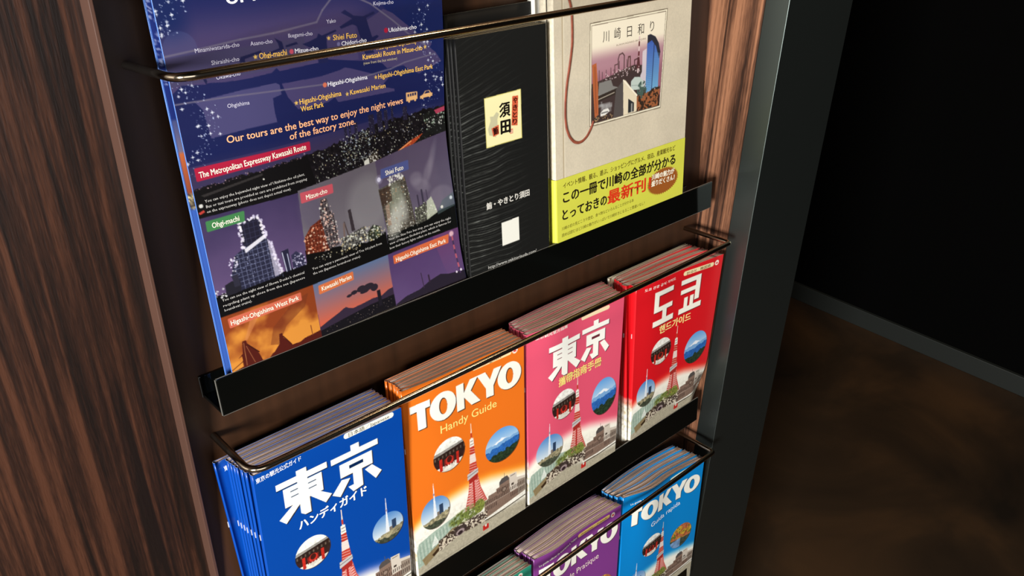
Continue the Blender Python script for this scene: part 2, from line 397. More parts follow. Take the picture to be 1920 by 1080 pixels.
def title_tokyo(A, dy=0.0):
    def draw(ox, oy, c, g=0.0):
        P = lambda p: A.poly([(x+ox, y+oy+dy) for x, y in p], c)
        P([(5.8, 18), (25.4, 17.6), (25.4, 24.6), (20.6, 24.6), (20.6, 43.6), (12.2, 43.8), (12.2, 24.8), (5.8, 25)])
        P([(53.2, 17), (61.6, 17), (61.6, 27.4), (68.6, 16.8), (77.6, 16.8), (69.2, 28.4), (79.6, 43.2), (69.4, 43.4), (61.6, 32.4), (61.6, 43.6), (53.2, 43.6)])
        P([(76.6, 16.8), (86.0, 16.8), (91.0, 26.2), (95.6, 17.0), (104.4, 17.2), (94.8, 34.0), (94.8, 44.2), (86.2, 44.0), (86.2, 34.0)])
        for cx, cy in ((38.6, 30.2), (113.6, 31.4)): A.ell(cx+ox, cy+oy+dy, 13.9, 14.0, c)
    holes = [(38.6, 30.2), (113.6, 31.4)]
    save = [A.I[A.sl(cx-5.5, cx+5.5, cy+dy-9, cy+dy+9)].mean((0, 1)).copy() for cx, cy in holes]
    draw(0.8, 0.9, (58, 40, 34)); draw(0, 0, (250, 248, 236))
    for (cx, cy), c in zip(holes, save):
        A.ell(cx, cy+dy, 4.3, 8.2, (58, 40, 34)); A.ell(cx+0.5, cy+dy+0.6, 3.8, 7.6, c)

def title_kanji(A, boxes, base):
    """the two big characters, as bold brush-cut shapes"""
    east = [[(0, .10), (1, .10), (1, .225), (0, .225)], [(.40, 0), (.60, 0), (.60, 1.0), (.48, 1.0), (.40, .93)], [(.12, .255), (.88, .255), (.88, .66), (.12, .66)],
            [(.36, .60), (.46, .66), (.10, 1.0), (-.02, .86)], [(.58, .62), (.72, .58), (1.04, .84), (.90, .97)]]
    esl = [[(.25, .355), (.40, .355), (.40, .375), (.25, .375)], [(.25, .475), (.40, .475), (.40, .495), (.25, .495)], [(.60, .355), (.76, .355), (.76, .375), (.60, .375)],
           [(.60, .475), (.76, .475), (.76, .495), (.60, .495)], [(.0, .225), (.40, .225), (.40, .25), (.0, .25)], [(.60, .225), (1, .225), (1, .25), (.60, .25)]]
    cap = [[(0, .10), (1, .10), (1, .225), (0, .225)], [(.42, -.02), (.60, -.02), (.60, .12), (.42, .12)], [(.16, .30), (.86, .30), (.86, .60), (.16, .60)],
           [(.42, .58), (.62, .58), (.62, .98), (.40, 1.02), (.30, .86), (.42, .86)], [(.18, .64), (.36, .68), (.12, 1.0), (-.04, .88)], [(.68, .66), (.84, .62), (1.04, .86), (.90, .98)]]
    csl = [[(.36, .40), (.66, .40), (.66, .47), (.36, .47)], [(0, .225), (1, .225), (1, .245), (0, .245)]]
    for (sh, ho), (x0, y0, w, h) in zip(((east, esl), (cap, csl)), boxes):
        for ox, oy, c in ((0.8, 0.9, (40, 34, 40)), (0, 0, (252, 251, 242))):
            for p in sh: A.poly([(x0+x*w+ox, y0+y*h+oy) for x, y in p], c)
        for p in ho: A.poly([(x0+x*w, y0+y*h) for x, y in p], tuple(0.5*v for v in base))

def title_hangul(A, base):
    R = [(24.5, 14.5, 54, 20.5), (24.5, 14.5, 31.5, 40), (24.5, 34, 54, 40), (38, 39, 45, 51), (24, 50.5, 57, 57.5),
         (66.5, 14.5, 98, 20.5), (90.5, 14.5, 98, 46), (67, 27, 92, 32.5), (73.5, 38, 79.5, 51), (83, 38, 89, 51), (66, 50.5, 102.5, 57.5)]
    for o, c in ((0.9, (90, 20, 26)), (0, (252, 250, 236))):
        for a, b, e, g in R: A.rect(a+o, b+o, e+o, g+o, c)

def pic_temple(A, cx, cy, r):
    sl = A.sl(cx-r-1, cx+r+1, cy-r-1, cy+r+1); keep = A.I[sl].copy(); X, Y = A.X[sl]-cx, A.Y[sl]-cy
    A.rect(cx-r, cy-r, cx+r, cy+r, (244, 244, 236))
    k = r/17
    q = lambda p, c: A.poly([(cx+x*k, cy+y*k) for x, y in p], c)
    q([(-18, -6), (18, -9), (18, -5), (-18, -1)], (150, 146, 140)); q([(-18, -3), (18, -6.5), (18, 6), (-18, 7)], (44, 30, 26))
    for i in range(9): q([(-16+i*4, -1.8-.2*i), (-14.6+i*4, -1.9-.2*i), (-14.6+i*4, 1-.2*i), (-16+i*4, 1-.2*i)], (96, 82, 70))
    q([(-18, 4), (18, 3), (18, 11), (-18, 12)], (52, 30, 28)); q([(-18, 10), (18, 9), (18, 18), (-18, 18)], (226, 222, 210))
    for a, b in ((-11, -8), (7.5, 10.5)): q([(a, 1), (b, 1), (b, 14), (a, 14)], (186, 40, 30))
    q([(-6, 3), (5, 3), (5, 11), (-6, 11)], (120, 34, 30)); A.ell(cx-0.3*k, cy+6*k, 4.2*k, 4.6*k, (196, 50, 38)); A.ell(cx-0.3*k, cy+5*k, 2.8*k, 3.2*k, (70, 26, 22))
    for i in range(4): q([(-5+i*2.8, 10), (-4.2+i*2.8, 10), (-4.2+i*2.8, 12.5), (-5+i*2.8, 12.5)], (240, 235, 220))
    n = A.noise(2.2, 5)[sl][..., None]; A.I[sl] *= 0.82+0.36*n
    d = np.hypot(X, Y); m = np.clip((r-d)/0.3+0.5, 0, 1)[..., None]; A.I[sl] = keep*(1-m)+A.I[sl]*m

def pic_fuji(A, cx, cy, rx, ry):
    r = max(rx, ry); sl = A.sl(cx-r-1, cx+r+1, cy-r-1, cy+r+1); keep = A.I[sl].copy(); X, Y = A.X[sl]-cx, A.Y[sl]-cy
    t = np.clip((Y+ry)/(ry*1.0), 0, 1)[..., None]; I = np.array((96, 158, 222.))*(1-t)+np.array((190, 216, 238.))*t
    n = A.noise(4.0, 8)[sl]; n2 = A.noise(1.6, 9)[sl]; w = X/rx
    pk = -ry*.42 + np.abs(X+1)*0.42 + (n-.5)*2
    I = np.where((Y > pk)[..., None], np.array((236, 242, 248.)), I)
    I = np.where((Y > -ry*.22 - w*1.5+(n-.5)*4)[..., None], np.array((120, 168, 216.)), I)
    I = np.where((Y > -ry*.02 - w*2 + (n-.5)*5)[..., None], (np.array((40, 94, 166.))*(0.85+.4*n2[..., None])), I)
    I = np.where((Y > ry*.42 - w*3 + (n-.5)*6)[..., None], (np.array((34, 50, 34.))*(0.55+1.1*n2[..., None])), I)
    d = np.sqrt((X/rx)**2+(Y/ry)**2); m = np.clip((1-d)*rx/0.3+0.5, 0, 1)[..., None]; A.I[sl] = keep*(1-m)+I*m

def pic_skytree(A, cx, cy, rx, ry):
    r = max(rx, ry); sl = A.sl(cx-r-1, cx+r+1, cy-r-1, cy+r+1); keep = A.I[sl].copy(); X, Y = A.X[sl]-cx, A.Y[sl]-cy
    t = np.clip((Y+ry)/(ry*1.4), 0, 1)[..., None]; A.I[sl] = np.array((78, 132, 196.))*(1-t)+np.array((214, 226, 232.))*t
    A.poly([(cx-1.2, cy-ry), (cx+.2, cy-ry), (cx+1.6, cy+ry*.45), (cx-2.6, cy+ry*.45)], (226, 232, 238))
    A.rect(cx+4.2, cy-ry*.36, cx+8.6, cy+ry*.3, (42, 62, 90)); A.rect(cx+1.5, cy+ry*.05, cx+4.4, cy+ry*.35, (120, 110, 100))
    n = A.noise(2.0, 11)[sl]; n2 = A.noise(5.0, 12)[sl]
    I = A.I[sl]; I = np.where((Y > ry*.30-X*.14+(n-.5)*3)[..., None], np.array((150, 142, 112.))*(.55+.9*n[..., None]), I)
    I = np.where((Y > ry*.62+(n2-.5)*8)[..., None], np.array((66, 72, 58.))*(.6+.8*n[..., None]), I)
    d = np.sqrt((X/rx)**2+(Y/ry)**2); m = np.clip((1-d)*rx/0.3+0.5, 0, 1)[..., None]; A.I[sl] = keep*(1-m)+I*m
def pic_cherry(A, cx, cy, rx, ry):
    r = max(rx, ry); sl = A.sl(cx-r-1, cx+r+1, cy-r-1, cy+r+1); keep = A.I[sl].copy(); X, Y = A.X[sl]-cx, A.Y[sl]-cy
    n = A.noise(4.0, 21)[sl][..., None]; n2 = A.noise(9.0, 22)[sl][..., None]
    I = np.where(n2 > .5, np.array((214, 168, 60.)), np.array((196, 110, 70.)))*(.55+.8*n); I = np.where((n > .62), np.array((104, 110, 44.)), I)
    I = np.where((Y > ry*.25+X*.2)[..., None], np.array((60, 70, 60.))*(.5+n), I); I = np.where(((Y > ry*.2) & (X < 0))[..., None], np.array((120, 156, 200.))*(.6+.6*n), I)
    d = np.sqrt((X/rx)**2+(Y/ry)**2); m = np.clip((1-d)*rx/0.3+0.5, 0, 1)[..., None]; A.I[sl] = keep*(1-m)+I*m

def tokyo_art(base, res=0.5, tem=(42, 83, 17.2), right=('fuji', 103.3, 103.3, 20.6, 18.6), left=(23.2, 138, 15.8, 17.2), swoosh=0.0, tower=0.0, edge=None):
    A = Art(131, 227, res, base); X, Y = A.X, A.Y
    n = A.noise(1.2, 2)
    yb = np.interp(X, [0, 14, 41, 62, 88, 131], [141, 133, 128.5, 127.5, 132, 145]) + swoosh
    t = smooth((Y-yb+4)/15)[..., None]; mid = smooth((Y-yb+9)/14)[..., None]
    warm = np.array(edge if edge is not None else base, float)
    A.I = A.I*(1-mid)+warm*mid; A.I = A.I*(1-t)+np.array((253, 251, 238.))*t
    # tower
    tx, ty = 67.4, tower
    A.poly([(tx-.35, 62.5+ty), (tx+.35, 62.5+ty), (tx+.7, 79+ty), (tx-.7, 79+ty)], (238, 222, 206)); A.rect(tx-.8, 73+ty, tx+.8, 78+ty, (190, 64, 40))
    A.poly([(tx-2.1, 79+ty), (tx+2.1, 79+ty), (tx+2.6, 88+ty), (tx-2.4, 88+ty)], (240, 236, 226)); A.rect(tx-1.6, 81.5+ty, tx+1.8, 82.6+ty, (150, 140, 130)); A.rect(tx-1.8, 85+ty, tx+2, 86+ty, (150, 140, 130))
    A.poly([(tx-2.3, 88+ty), (tx+2.5, 88+ty), (tx+3.2, 96.5+ty), (tx-2.7, 96.5+ty)], (188, 58, 44))
    A.poly([(tx-2.9, 96.5+ty), (tx+3.2, 96.5+ty), (tx+4.2, 106+ty), (tx-3.5, 106+ty)], (232, 214, 206))
    A.poly([(tx-3.5, 106+ty), (tx+4.2, 106+ty), (tx+5.2, 116+ty), (tx-4.4, 116+ty)], (192, 66, 52))
    A.poly([(tx-4.6, 123+ty), (tx+5.6, 123+ty), (tx+8.2, 138+ty), (tx+15.4, 158+ty), (tx-11.8, 158+ty), (tx-6.6, 138+ty)], (204, 92, 82))
    for k in range(11):                                              # lattice
        y = 126+k*3.0+ty; h = 4.5+(k*3.0/34)**1.5*9
        A.line([(tx-h, y), (tx+h+1, y+.2)], .5, (242, 214, 206)); A.line([(tx-h, y), (tx+.6, y+3)], .45, (246, 226, 220)); A.line([(tx+h+1, y), (tx-.4, y+3)], .45, (246, 226, 220))
    for k in range(9): A.line([(tx-2.6-k*.15, 90+k*3+ty), (tx+2.8+k*.2, 91.4+k*3+ty)], .4, (246, 224, 214))
    A.rect(tx-.9, 124+ty, tx+1.1, 157+ty, (178, 42, 38))
    A.poly([(tx-6.6, 116.5+ty), (tx+5.8, 114.8+ty), (tx+6.0, 120+ty), (tx-6.8, 123.4+ty)], (196, 192, 190)); A.line([(tx-6.6, 119.6+ty), (tx+6, 117.2+ty)], .8, (116, 112, 116)); A.poly([(tx-5.4, 123+ty), (tx+5.4, 120.4+ty), (tx+5, 127+ty), (tx-5, 128+ty)], (164, 44, 38))
    # station building, roofs and wall
    s = tower
    A.poly([(79, 173+s), (79, 160+s), (84, 158+s), (84, 155+s), (94, 155+s), (94, 152+s), (98, 152+s), (98, 147+s), (101, 143.5+s), (108, 143+s), (111, 148+s), (111, 150+s), (114, 150+s), (114, 152+s), (120, 156+s), (131, 158+s), (131, 174+s), (80, 180+s)], (136, 112, 98))
    A.poly([(98, 150+s), (98, 146.5+s), (101, 143.2+s), (107.5, 143+s), (110.5, 149+s)], (84, 78, 76)); A.line([(104.5, 143+s), (104.5, 138.5+s)], .5, (90, 84, 80))
    A.poly([(110.5, 150+s), (110.5, 144+s), (120, 145+s), (120, 152+s), (131, 155+s), (131, 166+s), (111, 166+s)], (214, 204, 190))
    A.rect(112, 146+s, 118, 147+s, (130, 120, 110)); A.rect(113, 156+s, 116, 158.5+s, (70, 60, 54)); A.poly([(121, 156+s), (131, 158+s), (131, 174+s), (121, 174+s)], (150, 136, 122))
    for k in range(24): x = 80.5+k*2.1; y0 = 160 if x < 94 else (154 if x < 111 else 160); A.rect(x, y0+s, x+.8, y0+4.2+s, (70, 54, 48)); A.rect(x, y0+7+s, x+.8, y0+12+s, (74, 58, 52))
    A.ell(104, 158+s, 3.4, 3.4, (96, 78, 68)); A.ell(104, 158+s, 2.0, 2.0, (150, 130, 116)); A.line([(80, 165.5+s), (131, 166+s)], .5, (196, 180, 166))
    # ground
    yg = np.interp(X, [0, 20, 50, 80, 131], [178, 172, 166, 176, 180]) + s*.6
    g = smooth((Y-yg)/8)[..., None]; gc = np.array((196, 188, 164.))*(1-.14*n[..., None]); A.I = A.I*(1-g)+gc*g
    # glass halls
    A.poly([(0, 172), (3, 163), (20, 158.5), (42, 155), (52, 157), (48, 168), (38, 172), (22, 181), (8, 189), (0, 191)], (166, 188, 172), .95)
    for k in range(22): x = 1.5+k*1.9; A.line([(x, 165-k*.35), (x+1.2, 186-k*.75)], .35, (112, 142, 128) if k % 2 else (214, 226, 212))
    A.poly([(16, 176), (20.5, 163), (25, 174)], (226, 234, 224)); A.poly([(5, 183), (22, 176), (40, 167), (48, 168), (28, 182), (8, 192)], (146, 128, 92))
    A.poly([(16, 184), (30, 176), (28, 181), (18, 187)], (58, 42, 28))
    # trees
    m = smooth((A.noise(3.4, 31)-.42)*6)*((X > 35) & (X < 84) & (Y > 148+s*.5+np.abs(X-60)*.12) & (Y < 171+s*.5)); m2 = np.clip(1-np.hypot((X-59)/25, (Y-161-s*.5)/9.5), 0, 1)
    tr = smooth(m2*4)[..., None]*(.35+.65*smooth((A.noise(2.6, 32)-.3)*5))[..., None]
    A.I = A.I*(1-tr)+(np.array((118, 132, 66.))*(.45+1.0*A.noise(1.3, 33)[..., None]))*tr
    tr = (np.hypot((X-73)/6, (Y-160-s*.5)/8) < 1)[..., None]*.9; A.I = A.I*(1-tr)+(np.array((126, 136, 60.))*(.5+.9*A.noise(1.3, 34)[..., None]))*tr
    # crowd and street
    cb = np.interp(X, [24, 50, 82], [183, 178, 181]); band = smooth((Y-cb+12)/3)*smooth((cb+3-Y)/2)*((X > 24) & (X < 82))
    c = A.noise(1.5, 40)[..., None]; cr = band[..., None]*(.9); A.I = A.I*(1-cr)+np.where(c > .52, np.array((226, 214, 192.)), np.array((56, 42, 36.)))*cr
    A.ell(49, 175, 8, 5.5, (60, 48, 46), .9); A.ell(49, 177, 5, 3.4, (190, 170, 170), .8); A.ell(49, 178, 3, 2.2, (50, 36, 40))
    A.line([(79, 181+s*.5), (100, 180.5+s*.6), (131, 178+s*.7)], 1.7, (252, 250, 240)); A.line([(82, 183+s*.5), (102, 182.6+s*.6), (131, 180+s*.7)], 1.2, (70, 62, 50))
    A.rect(76, 187.5, 79.2, 193.5, (196, 42, 36)); A.rect(80, 187.5, 83.2, 193.5, (196, 42, 36)); A.rect(76, 190.5, 83.2, 193.5, (196, 42, 36)); A.ell(79.6, 188.4, 1.1, 1.5, (240, 236, 226))
    for k in range(40): A.rect(10+k*1.55, 196.2, 11.1+k*1.55, 196.9, (120, 110, 96), .6)
    gr = smooth((Y-yb-8)/14)[..., None]; A.I = A.I*(1-gr*.20+gr*.30*(A.noise(.9, 70)[..., None]*.6+A.noise(2.6, 71)[..., None]*.4)*1.0)
    # oval pictures with a thin shadow
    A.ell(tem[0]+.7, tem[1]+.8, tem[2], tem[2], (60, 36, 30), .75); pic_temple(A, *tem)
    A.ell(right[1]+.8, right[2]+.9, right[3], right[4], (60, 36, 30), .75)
    {'fuji': pic_fuji, 'sky': pic_skytree, 'cherry': pic_cherry}[right[0]](A, *right[1:])
    spire = lambda cx, y0, y1: (A.poly([(cx-.25, y0), (cx+.25, y0), (cx+.8, y1), (cx-.8, y1)], (228, 226, 232)), A.rect(cx-.9, y1-6, cx+.9, y1-3.6, (150, 140, 160)))
    if right[0] == 'sky': spire(right[1]-.5, right[2]-ry_up(right), right[2]-right[4]+1.5)
    if left is not None:
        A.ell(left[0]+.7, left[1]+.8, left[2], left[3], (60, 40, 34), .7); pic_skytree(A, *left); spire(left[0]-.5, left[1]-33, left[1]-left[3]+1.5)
    return A
def ry_up(r): return r[4]+17
def emblem(A, x, y, c=(214, 44, 50)):
    A.ell(x, y, 3.2, 3.2, (248, 240, 226)); A.poly([(x-2, y+1.6), (x-.6, y-1.6), (x, y+.4), (x+.6, y-1.6), (x+2, y+1.6)], c)
def pill(A, x0, y0, x1, y1, h, c=(250, 248, 232)):
    A.line([(x0, y0), (x1, y1)], h, c)

# ------------------------------------------------------------------ the night-view flyer
def lights(A, P, n, cols, r=(.25, .6), seed=1):
    g = np.random.default_rng(seed); P = np.array(P, float).reshape(-1, 2); x0, y0 = P.min(0); x1, y1 = P.max(0)
    k = 0
    while k < n:
        x, y = x0+g.random()*(x1-x0), y0+g.random()*(y1-y0); ins = False
        for (ax, ay), (bx, by) in zip(P, np.roll(P, -1, 0)):
            if (ay > y) != (by > y) and x < (bx-ax)*(y-ay)/(by-ay+1e-9)+ax: ins = not ins
        k += 1
        if ins: q = r[0]+g.random()**2*(r[1]-r[0]); A.ell(x, y, q, q, cols[g.integers(len(cols))], .55+.45*g.random())
def scaffold(A, P, wall, steel, n=7, sh=0.0):
    """open tower: dark body, uprights and floors"""
    A.poly(P, wall); P = np.array(P, float).reshape(-1, 2); x0, y0 = P.min(0); x1, y1 = P.max(0)
    sl, m = A.poly(P, wall, mask=True); keep = A.I[sl].copy()
    for k in range(n+1): x = x0+(x1-x0)*k/n; A.line([(x, y0), (x+sh, y1)], .35, steel)
    m_ = max(3, int((y1-y0)/3))
    for k in range(m_+1): y = y0+(y1-y0)*k/m_; A.line([(x0, y), (x1, y)], .32, steel)
    A.I[sl] = np.where(m[..., None], A.I[sl], keep)
def flyer_art():
    A = Art(206, 297, 0.45, (26, 34, 96)); X, Y = A.X, A.Y; N = (26, 32, 88); LA = (74, 64, 112)
    t = smooth((Y-30)/30)[..., None]*smooth((175-X)/60)[..., None]; A.I = A.I*(1-t)+np.array((72, 60, 108.))*t
    t = smooth((24-X)/16)[..., None]*smooth((62-Y)/20)[..., None]; A.I = A.I*(1-t)+np.array((20, 36, 96.))*t
    for cx, cy, r in ((10, 60, 10), (192, 44, 12), (201, 112, 13), (22, 100, 9), (188, 128, 9), (14, 122, 12)): A.ell(cx, cy, r, r, (84, 104, 160), .22)
    A.poly([(148, 20), (206, 20), (206, 132), (178, 110), (150, 108), (168, 96), (196, 92), (156, 54), (146, 44)], (22, 34, 96), .8)
    A.poly([(154.3, 54.4), (162, 58), (182, 73.8), (195.3, 83), (193.2, 85.7), (198.5, 89.7), (203.8, 96.9), (198, 98.7), (182.7, 102.7), (173, 98), (169, 94.6), (154, 94), (149, 90), (140, 84), (132, 80), (140, 60)], LA)
    A.rect(0, 64, 100, 80, (70, 64, 104)); A.rect(90, 60, 130, 84, LA)
    A.poly([6.3, 80, 20.5, 81.7, 22.5, 81.1, 33.2, 82.4, 48.5, 82.6, 63.7, 81.8, 67.4, 79.5, 69.2, 81.7, 98.7, 81.1, 105.6, 80.2, 132.3, 85.5, 149.8, 89.9, 154, 94.1, 140.7, 95.9, 160, 102, 206, 104, 206, 128, 0, 128, 0, 84], N)
    t = smooth((Y-104)/22)[..., None]; A.I = np.where((Y > 100)[..., None], A.I*(1-t*.5)+np.array((16, 28, 88.))*t*.5, A.I)
    A.poly([12, 90.5, 42, 88.7, 65.2, 88.4, 67.6, 89.8, 68, 96, 61.6, 97.3, 61.4, 106, 62, 112.4, 40, 112.6, 17.6, 113.6, 16, 96], (74, 70, 122))
    A.poly([69.4, 89.6, 97.9, 90.1, 114, 88.6, 118.2, 87.6, 123, 89, 137.4, 94.4, 154.8, 101, 150.1, 104.2, 152.1, 107.3, 159.5, 109.6, 159.4, 111.3, 110, 109.2, 107.7, 105.4, 101.9, 107.6, 78.4, 107.6, 72.2, 98.5], (72, 64, 114))
    A.poly([119.9, 52.7, 123, 51.2, 129.6, 55.7, 137.3, 57.1, 146.2, 54.9, 147.2, 56.4, 139.6, 58.4, 140.9, 63.8, 143.2, 71.4, 147.1, 70.5, 148.9, 71.7, 141, 76, 144, 82, 136, 82, 134, 73, 131.2, 62.5, 127.8, 61.1, 118.6, 62.7, 117.6, 61.2, 128.2, 57.4], (30, 34, 84))
    A.poly([88, 68, 93.3, 67.1, 99.2, 65.6, 100.7, 63.1, 103.2, 64.8, 113.9, 62.6, 115, 63.6, 106.5, 65.7, 105.7, 82, 98, 82, 98, 72, 92.8, 70.7], (30, 34, 84))
    for P in ([69, 61.5, 74, 64.6, 74.6, 69, 62, 71, 61.8, 70, 71.5, 68, 71, 65], [44, 72, 45, 69.4, 59, 67.5, 59, 69, 47.6, 71, 47.4, 75, 44, 75], [19, 74, 20, 74, 22, 80, 21, 82, 19.8, 79], [30, 74, 31, 74, 32, 80, 30.8, 80], [76, 67, 84, 66, 85, 67.4, 76, 68.4]): A.poly(P, (28, 30, 76))
    for P, w in (([0, 62.8, 18, 61.7, 46.8, 59.4, 68.9, 58.7, 100.6, 56.2, 106, 49.5, 114, 43, 133, 44.6, 144.2, 49.9, 162, 63, 176, 74.6, 190, 84], 1.15), ([0, 90.1, 12, 90.4, 39, 91.5, 68.3, 93.4, 98, 95.4, 133, 96.4, 157, 95.2, 170, 92.6, 198, 90.6], 1.0)): A.line(P, w, (112, 106, 132), .8)
    for x, y, r, c in ((79.6, 71.3, 1.5, (214, 78, 104)), (100.9, 96, 1.6, (230, 116, 84)), (115.3, 71.9, 1.3, (120, 116, 168)), (155.3, 68.6, 1.7, (196, 26, 60))): A.ell(x, y, r, r, c)
    for x, y in ((54.6, 70.8), (108.2, 67.2), (189.1, 84.7), (143.5, 98.6), (77.6, 103.4), (118, 105.4)): A.star(x, y, 1.7, (250, 204, 96))
    # scattered sparkles down both sides
    g = np.random.default_rng(5)
    for k in range(560):
        if k % 2: y = 26+g.random()*108; c = 8+8*math.sin(y/13); x = abs(c+g.normal()*4.5); ok = (y < 52 or 76 < y)
        else: y = 14+g.random()*124; c = (193+7*math.sin(y/14.5)) - max(0, (y-118))*.9; x = min(c+g.normal()*4.0, 205.5); ok = True
        if not ok: continue
        q = .18+g.random()**3*.5
        if q > .46: A.sparkle(x, y, q*2.4)
        else: A.ell(x, y, q, q, (200, 216, 255), .5+.5*g.random())
    # bus and car
    o = (250, 190, 120); A.rrect([(170, 114.6), (180.6, 115.4), (180.6, 121), (170, 121)], .6, o); [A.rect(171.4+k*2.2, 115.9, 172.9+k*2.2, 117.9, N) for k in range(4)]; A.ell(172.6, 121.4, .9, .9, o); A.ell(178.4, 121.4, .9, .9, o)
    A.poly([183, 121.4, 183.2, 119.6, 186, 118.9, 188, 116.6, 192, 116.5, 193.6, 118.6, 195, 119.2, 194.8, 121.3], o); A.poly([187, 118.6, 188.5, 117.1, 191.6, 117.1, 192.6, 118.5], N); A.ell(185.5, 121.3, .9, .9, o); A.ell(192.3, 121.2, .9, .9, o)
    # city at night
    hz = lambda x: np.interp(x, [0, 83, 110, 140, 206], [142, 138, 136, 131, 130])
    sl = A.sl(0, 206, 118, 162); XX, YY = A.X[sl], A.Y[sl]; h = hz(XX)+(A.noise(3.2, 50)[sl]-.5)*5
    t = smooth((YY-122)/16)[..., None]*.75; A.I[sl] = A.I[sl]*(1-t)+np.array((62, 50, 84.))*t
    m = (YY > h).astype(float); A.put(sl, m, np.array((22, 18, 22.))*(.5+A.noise(2.0, 51)[sl][..., None]))
    for x, y, w, hh in ((112, 127, 2.5, 12), (116, 125.6, 2, 14), (121, 126, 3, 12), (134, 123.6, 5, 14), (142, 122.6, 4.5, 15), (148.6, 123, 3, 14), (155, 120.6, 2, 12), (166, 124, 4, 10)): A.rect(x, y, x+w, y+hh, (36, 32, 56)); lights(A, [x, y, x+w, y, x+w, y+hh, x, y+hh], 14, [(120, 120, 160)], (.15, .3), int(x))
    W_, Y_, O_ = (236, 236, 226), (240, 220, 160), (250, 170, 90)
    lights(A, [84, 139, 140, 134, 206, 132, 206, 150, 140, 158, 84, 160], 700, [W_, W_, Y_, (180, 190, 220), (210, 220, 190)], (.14, .5), 3)
    lights(A, [108, 134, 134, 132, 134, 152, 108, 156], 260, [W_, (200, 214, 190), (180, 200, 220)], (.16, .6), 4)
    A.poly([126.4, 154.8, 130.8, 153.6, 131, 160, 125.8, 161], (222, 222, 210)); A.poly([131, 152, 139.5, 150.6, 140, 158.6, 131.2, 160.2], (56, 46, 38)); lights(A, [131.5, 152.6, 139, 151, 139.4, 158, 131.8, 159.6], 40, [W_], (.4, .7), 8)
    A.poly([150, 158.4, 170, 150.8, 184, 147.6, 176, 153, 158, 159.6], (206, 70, 30), .85); A.line([(152, 158), (172, 151)], .8, (255, 170, 100)); lights(A, [150, 158, 184, 146, 180, 154, 156, 161], 60, [O_, (255, 120, 60)], (.2, .6), 9)
    A.poly([184, 134, 206, 130, 206, 152, 190, 150, 176, 158, 160, 160, 190, 146], (26, 28, 24), .7); lights(A, [186, 138, 206, 134, 206, 144, 188, 146], 80, [W_, (190, 220, 190)], (.2, .8), 10)
    A.poly([196, 132.6, 206, 131.2, 206, 134.6, 198, 135.8], (190, 60, 90))
    A.poly([0, 143.4, 80, 139, 84, 161, 0, 162], (16, 13, 14)); lights(A, [0, 141.6, 80, 137, 80, 139.6, 0, 143.6], 220, [(206, 170, 180), (150, 110, 130)], (.15, .5), 11); A.poly([4, 146.5, 46, 142.4, 46, 143.8, 6, 148], (50, 46, 46)); A.ell(46, 146.4, .6, .6, W_)
    A.ell(2.8, 153, 1.3, 1.2, (220, 220, 214)); A.poly([0.5, 157, 4, 155.8, 4.4, 157.4, 1, 158.4], (206, 60, 50)); A.rrect([(4.6, 129.4), (83, 130.2), (82.8, 135.8), (4.2, 137.4)], .9, (192, 24, 60))
    A.rrect([(3.4, 129.2), (83.4, 130.0), (83.2, 136.0), (3.4, 137.6)], .9, (192, 24, 60))
    # Ohgi-machi
    A.quad_grad([0, 160.6, 68.6, 161.8, 66.6, 229.4, 0, 229.6], (62, 50, 92), (116, 90, 138), noise=.35, nsc=20)
    A.poly([0, 214, 66.8, 212, 66.6, 229.5, 0, 229.6], (12, 11, 13)); st = (150, 156, 190)
    scaffold(A, [23.5, 171, 37.6, 168.6, 40.4, 186, 24.6, 189], (32, 30, 50), (54, 54, 84), 5)
    scaffold(A, [17.4, 191, 24.4, 187.6, 40.6, 184.6, 44, 200, 46.6, 214.4, 14.6, 215.8, 12.6, 204], (38, 40, 64), (104, 110, 148), 10, 1)
    A.poly([24.6, 188.6, 39.6, 182.6, 40.4, 185, 25, 191.4], (226, 224, 238)); A.poly([41, 186, 44.4, 190, 47.6, 213, 42, 214], (196, 190, 214), .75)
    for P, n, r, sd in (([22.4, 169.6, 25, 169, 25.6, 189, 23.4, 189.6], 60, (.5, 1.1), 21), ([23.4, 170.6, 37.6, 167.6, 37.8, 169.6, 24, 172], 50, (.5, 1.1), 22), ([37, 169, 39.6, 170, 42, 186, 39.6, 186], 60, (.5, 1.1), 23), ([41.6, 187, 44, 189, 48.6, 213, 45, 214], 80, (.5, 1.2), 24), ([12.2, 192.6, 18.4, 190.6, 18, 202, 12.6, 204], 24, (.5, .95), 25)): lights(A, P, n, [(248, 244, 255), (226, 220, 250)], r, sd)
    lights(A, [16, 192, 44, 188, 46, 213, 16, 214], 120, [(150, 158, 206), (190, 196, 230)], (.15, .4), 26); A.poly([7.2, 208.6, 12, 207.2, 17.8, 208.2, 17.6, 216, 7, 216.4], (34, 32, 44)); A.poly([13, 204, 17, 203.4, 17.4, 212, 13.4, 212], (46, 44, 62))
    A.poly([49, 198, 54.6, 197.4, 55, 213, 50.4, 213.6], (36, 36, 62)); A.line([(49.8, 199), (51, 213)], .6, (214, 218, 246)); A.line([(53.4, 201), (54, 213)], .6, (190, 196, 230)); A.poly([56, 203, 60, 201, 65.6, 206, 66.2, 213, 56, 213.4], (50, 48, 80)); lights(A, [56, 202, 61, 201, 66, 207, 66, 213, 56, 213], 46, [(216, 214, 246)], (.35, .7), 27); lights(A, [0, 211, 6, 210, 7, 216, 0, 216], 20, [(226, 226, 230)], (.3, .8), 28)
    A.rrect([(3.4, 163.4), (29.2, 163.2), (28.6, 170.2), (3.2, 170.4)], .9, (66, 140, 78))
    # Mizue-cho
    A.quad_grad([68.6, 160.4, 136.2, 157.4, 136.8, 229.4, 66.6, 229.4], (104, 96, 108), (128, 124, 132), noise=.5, nsc=22)
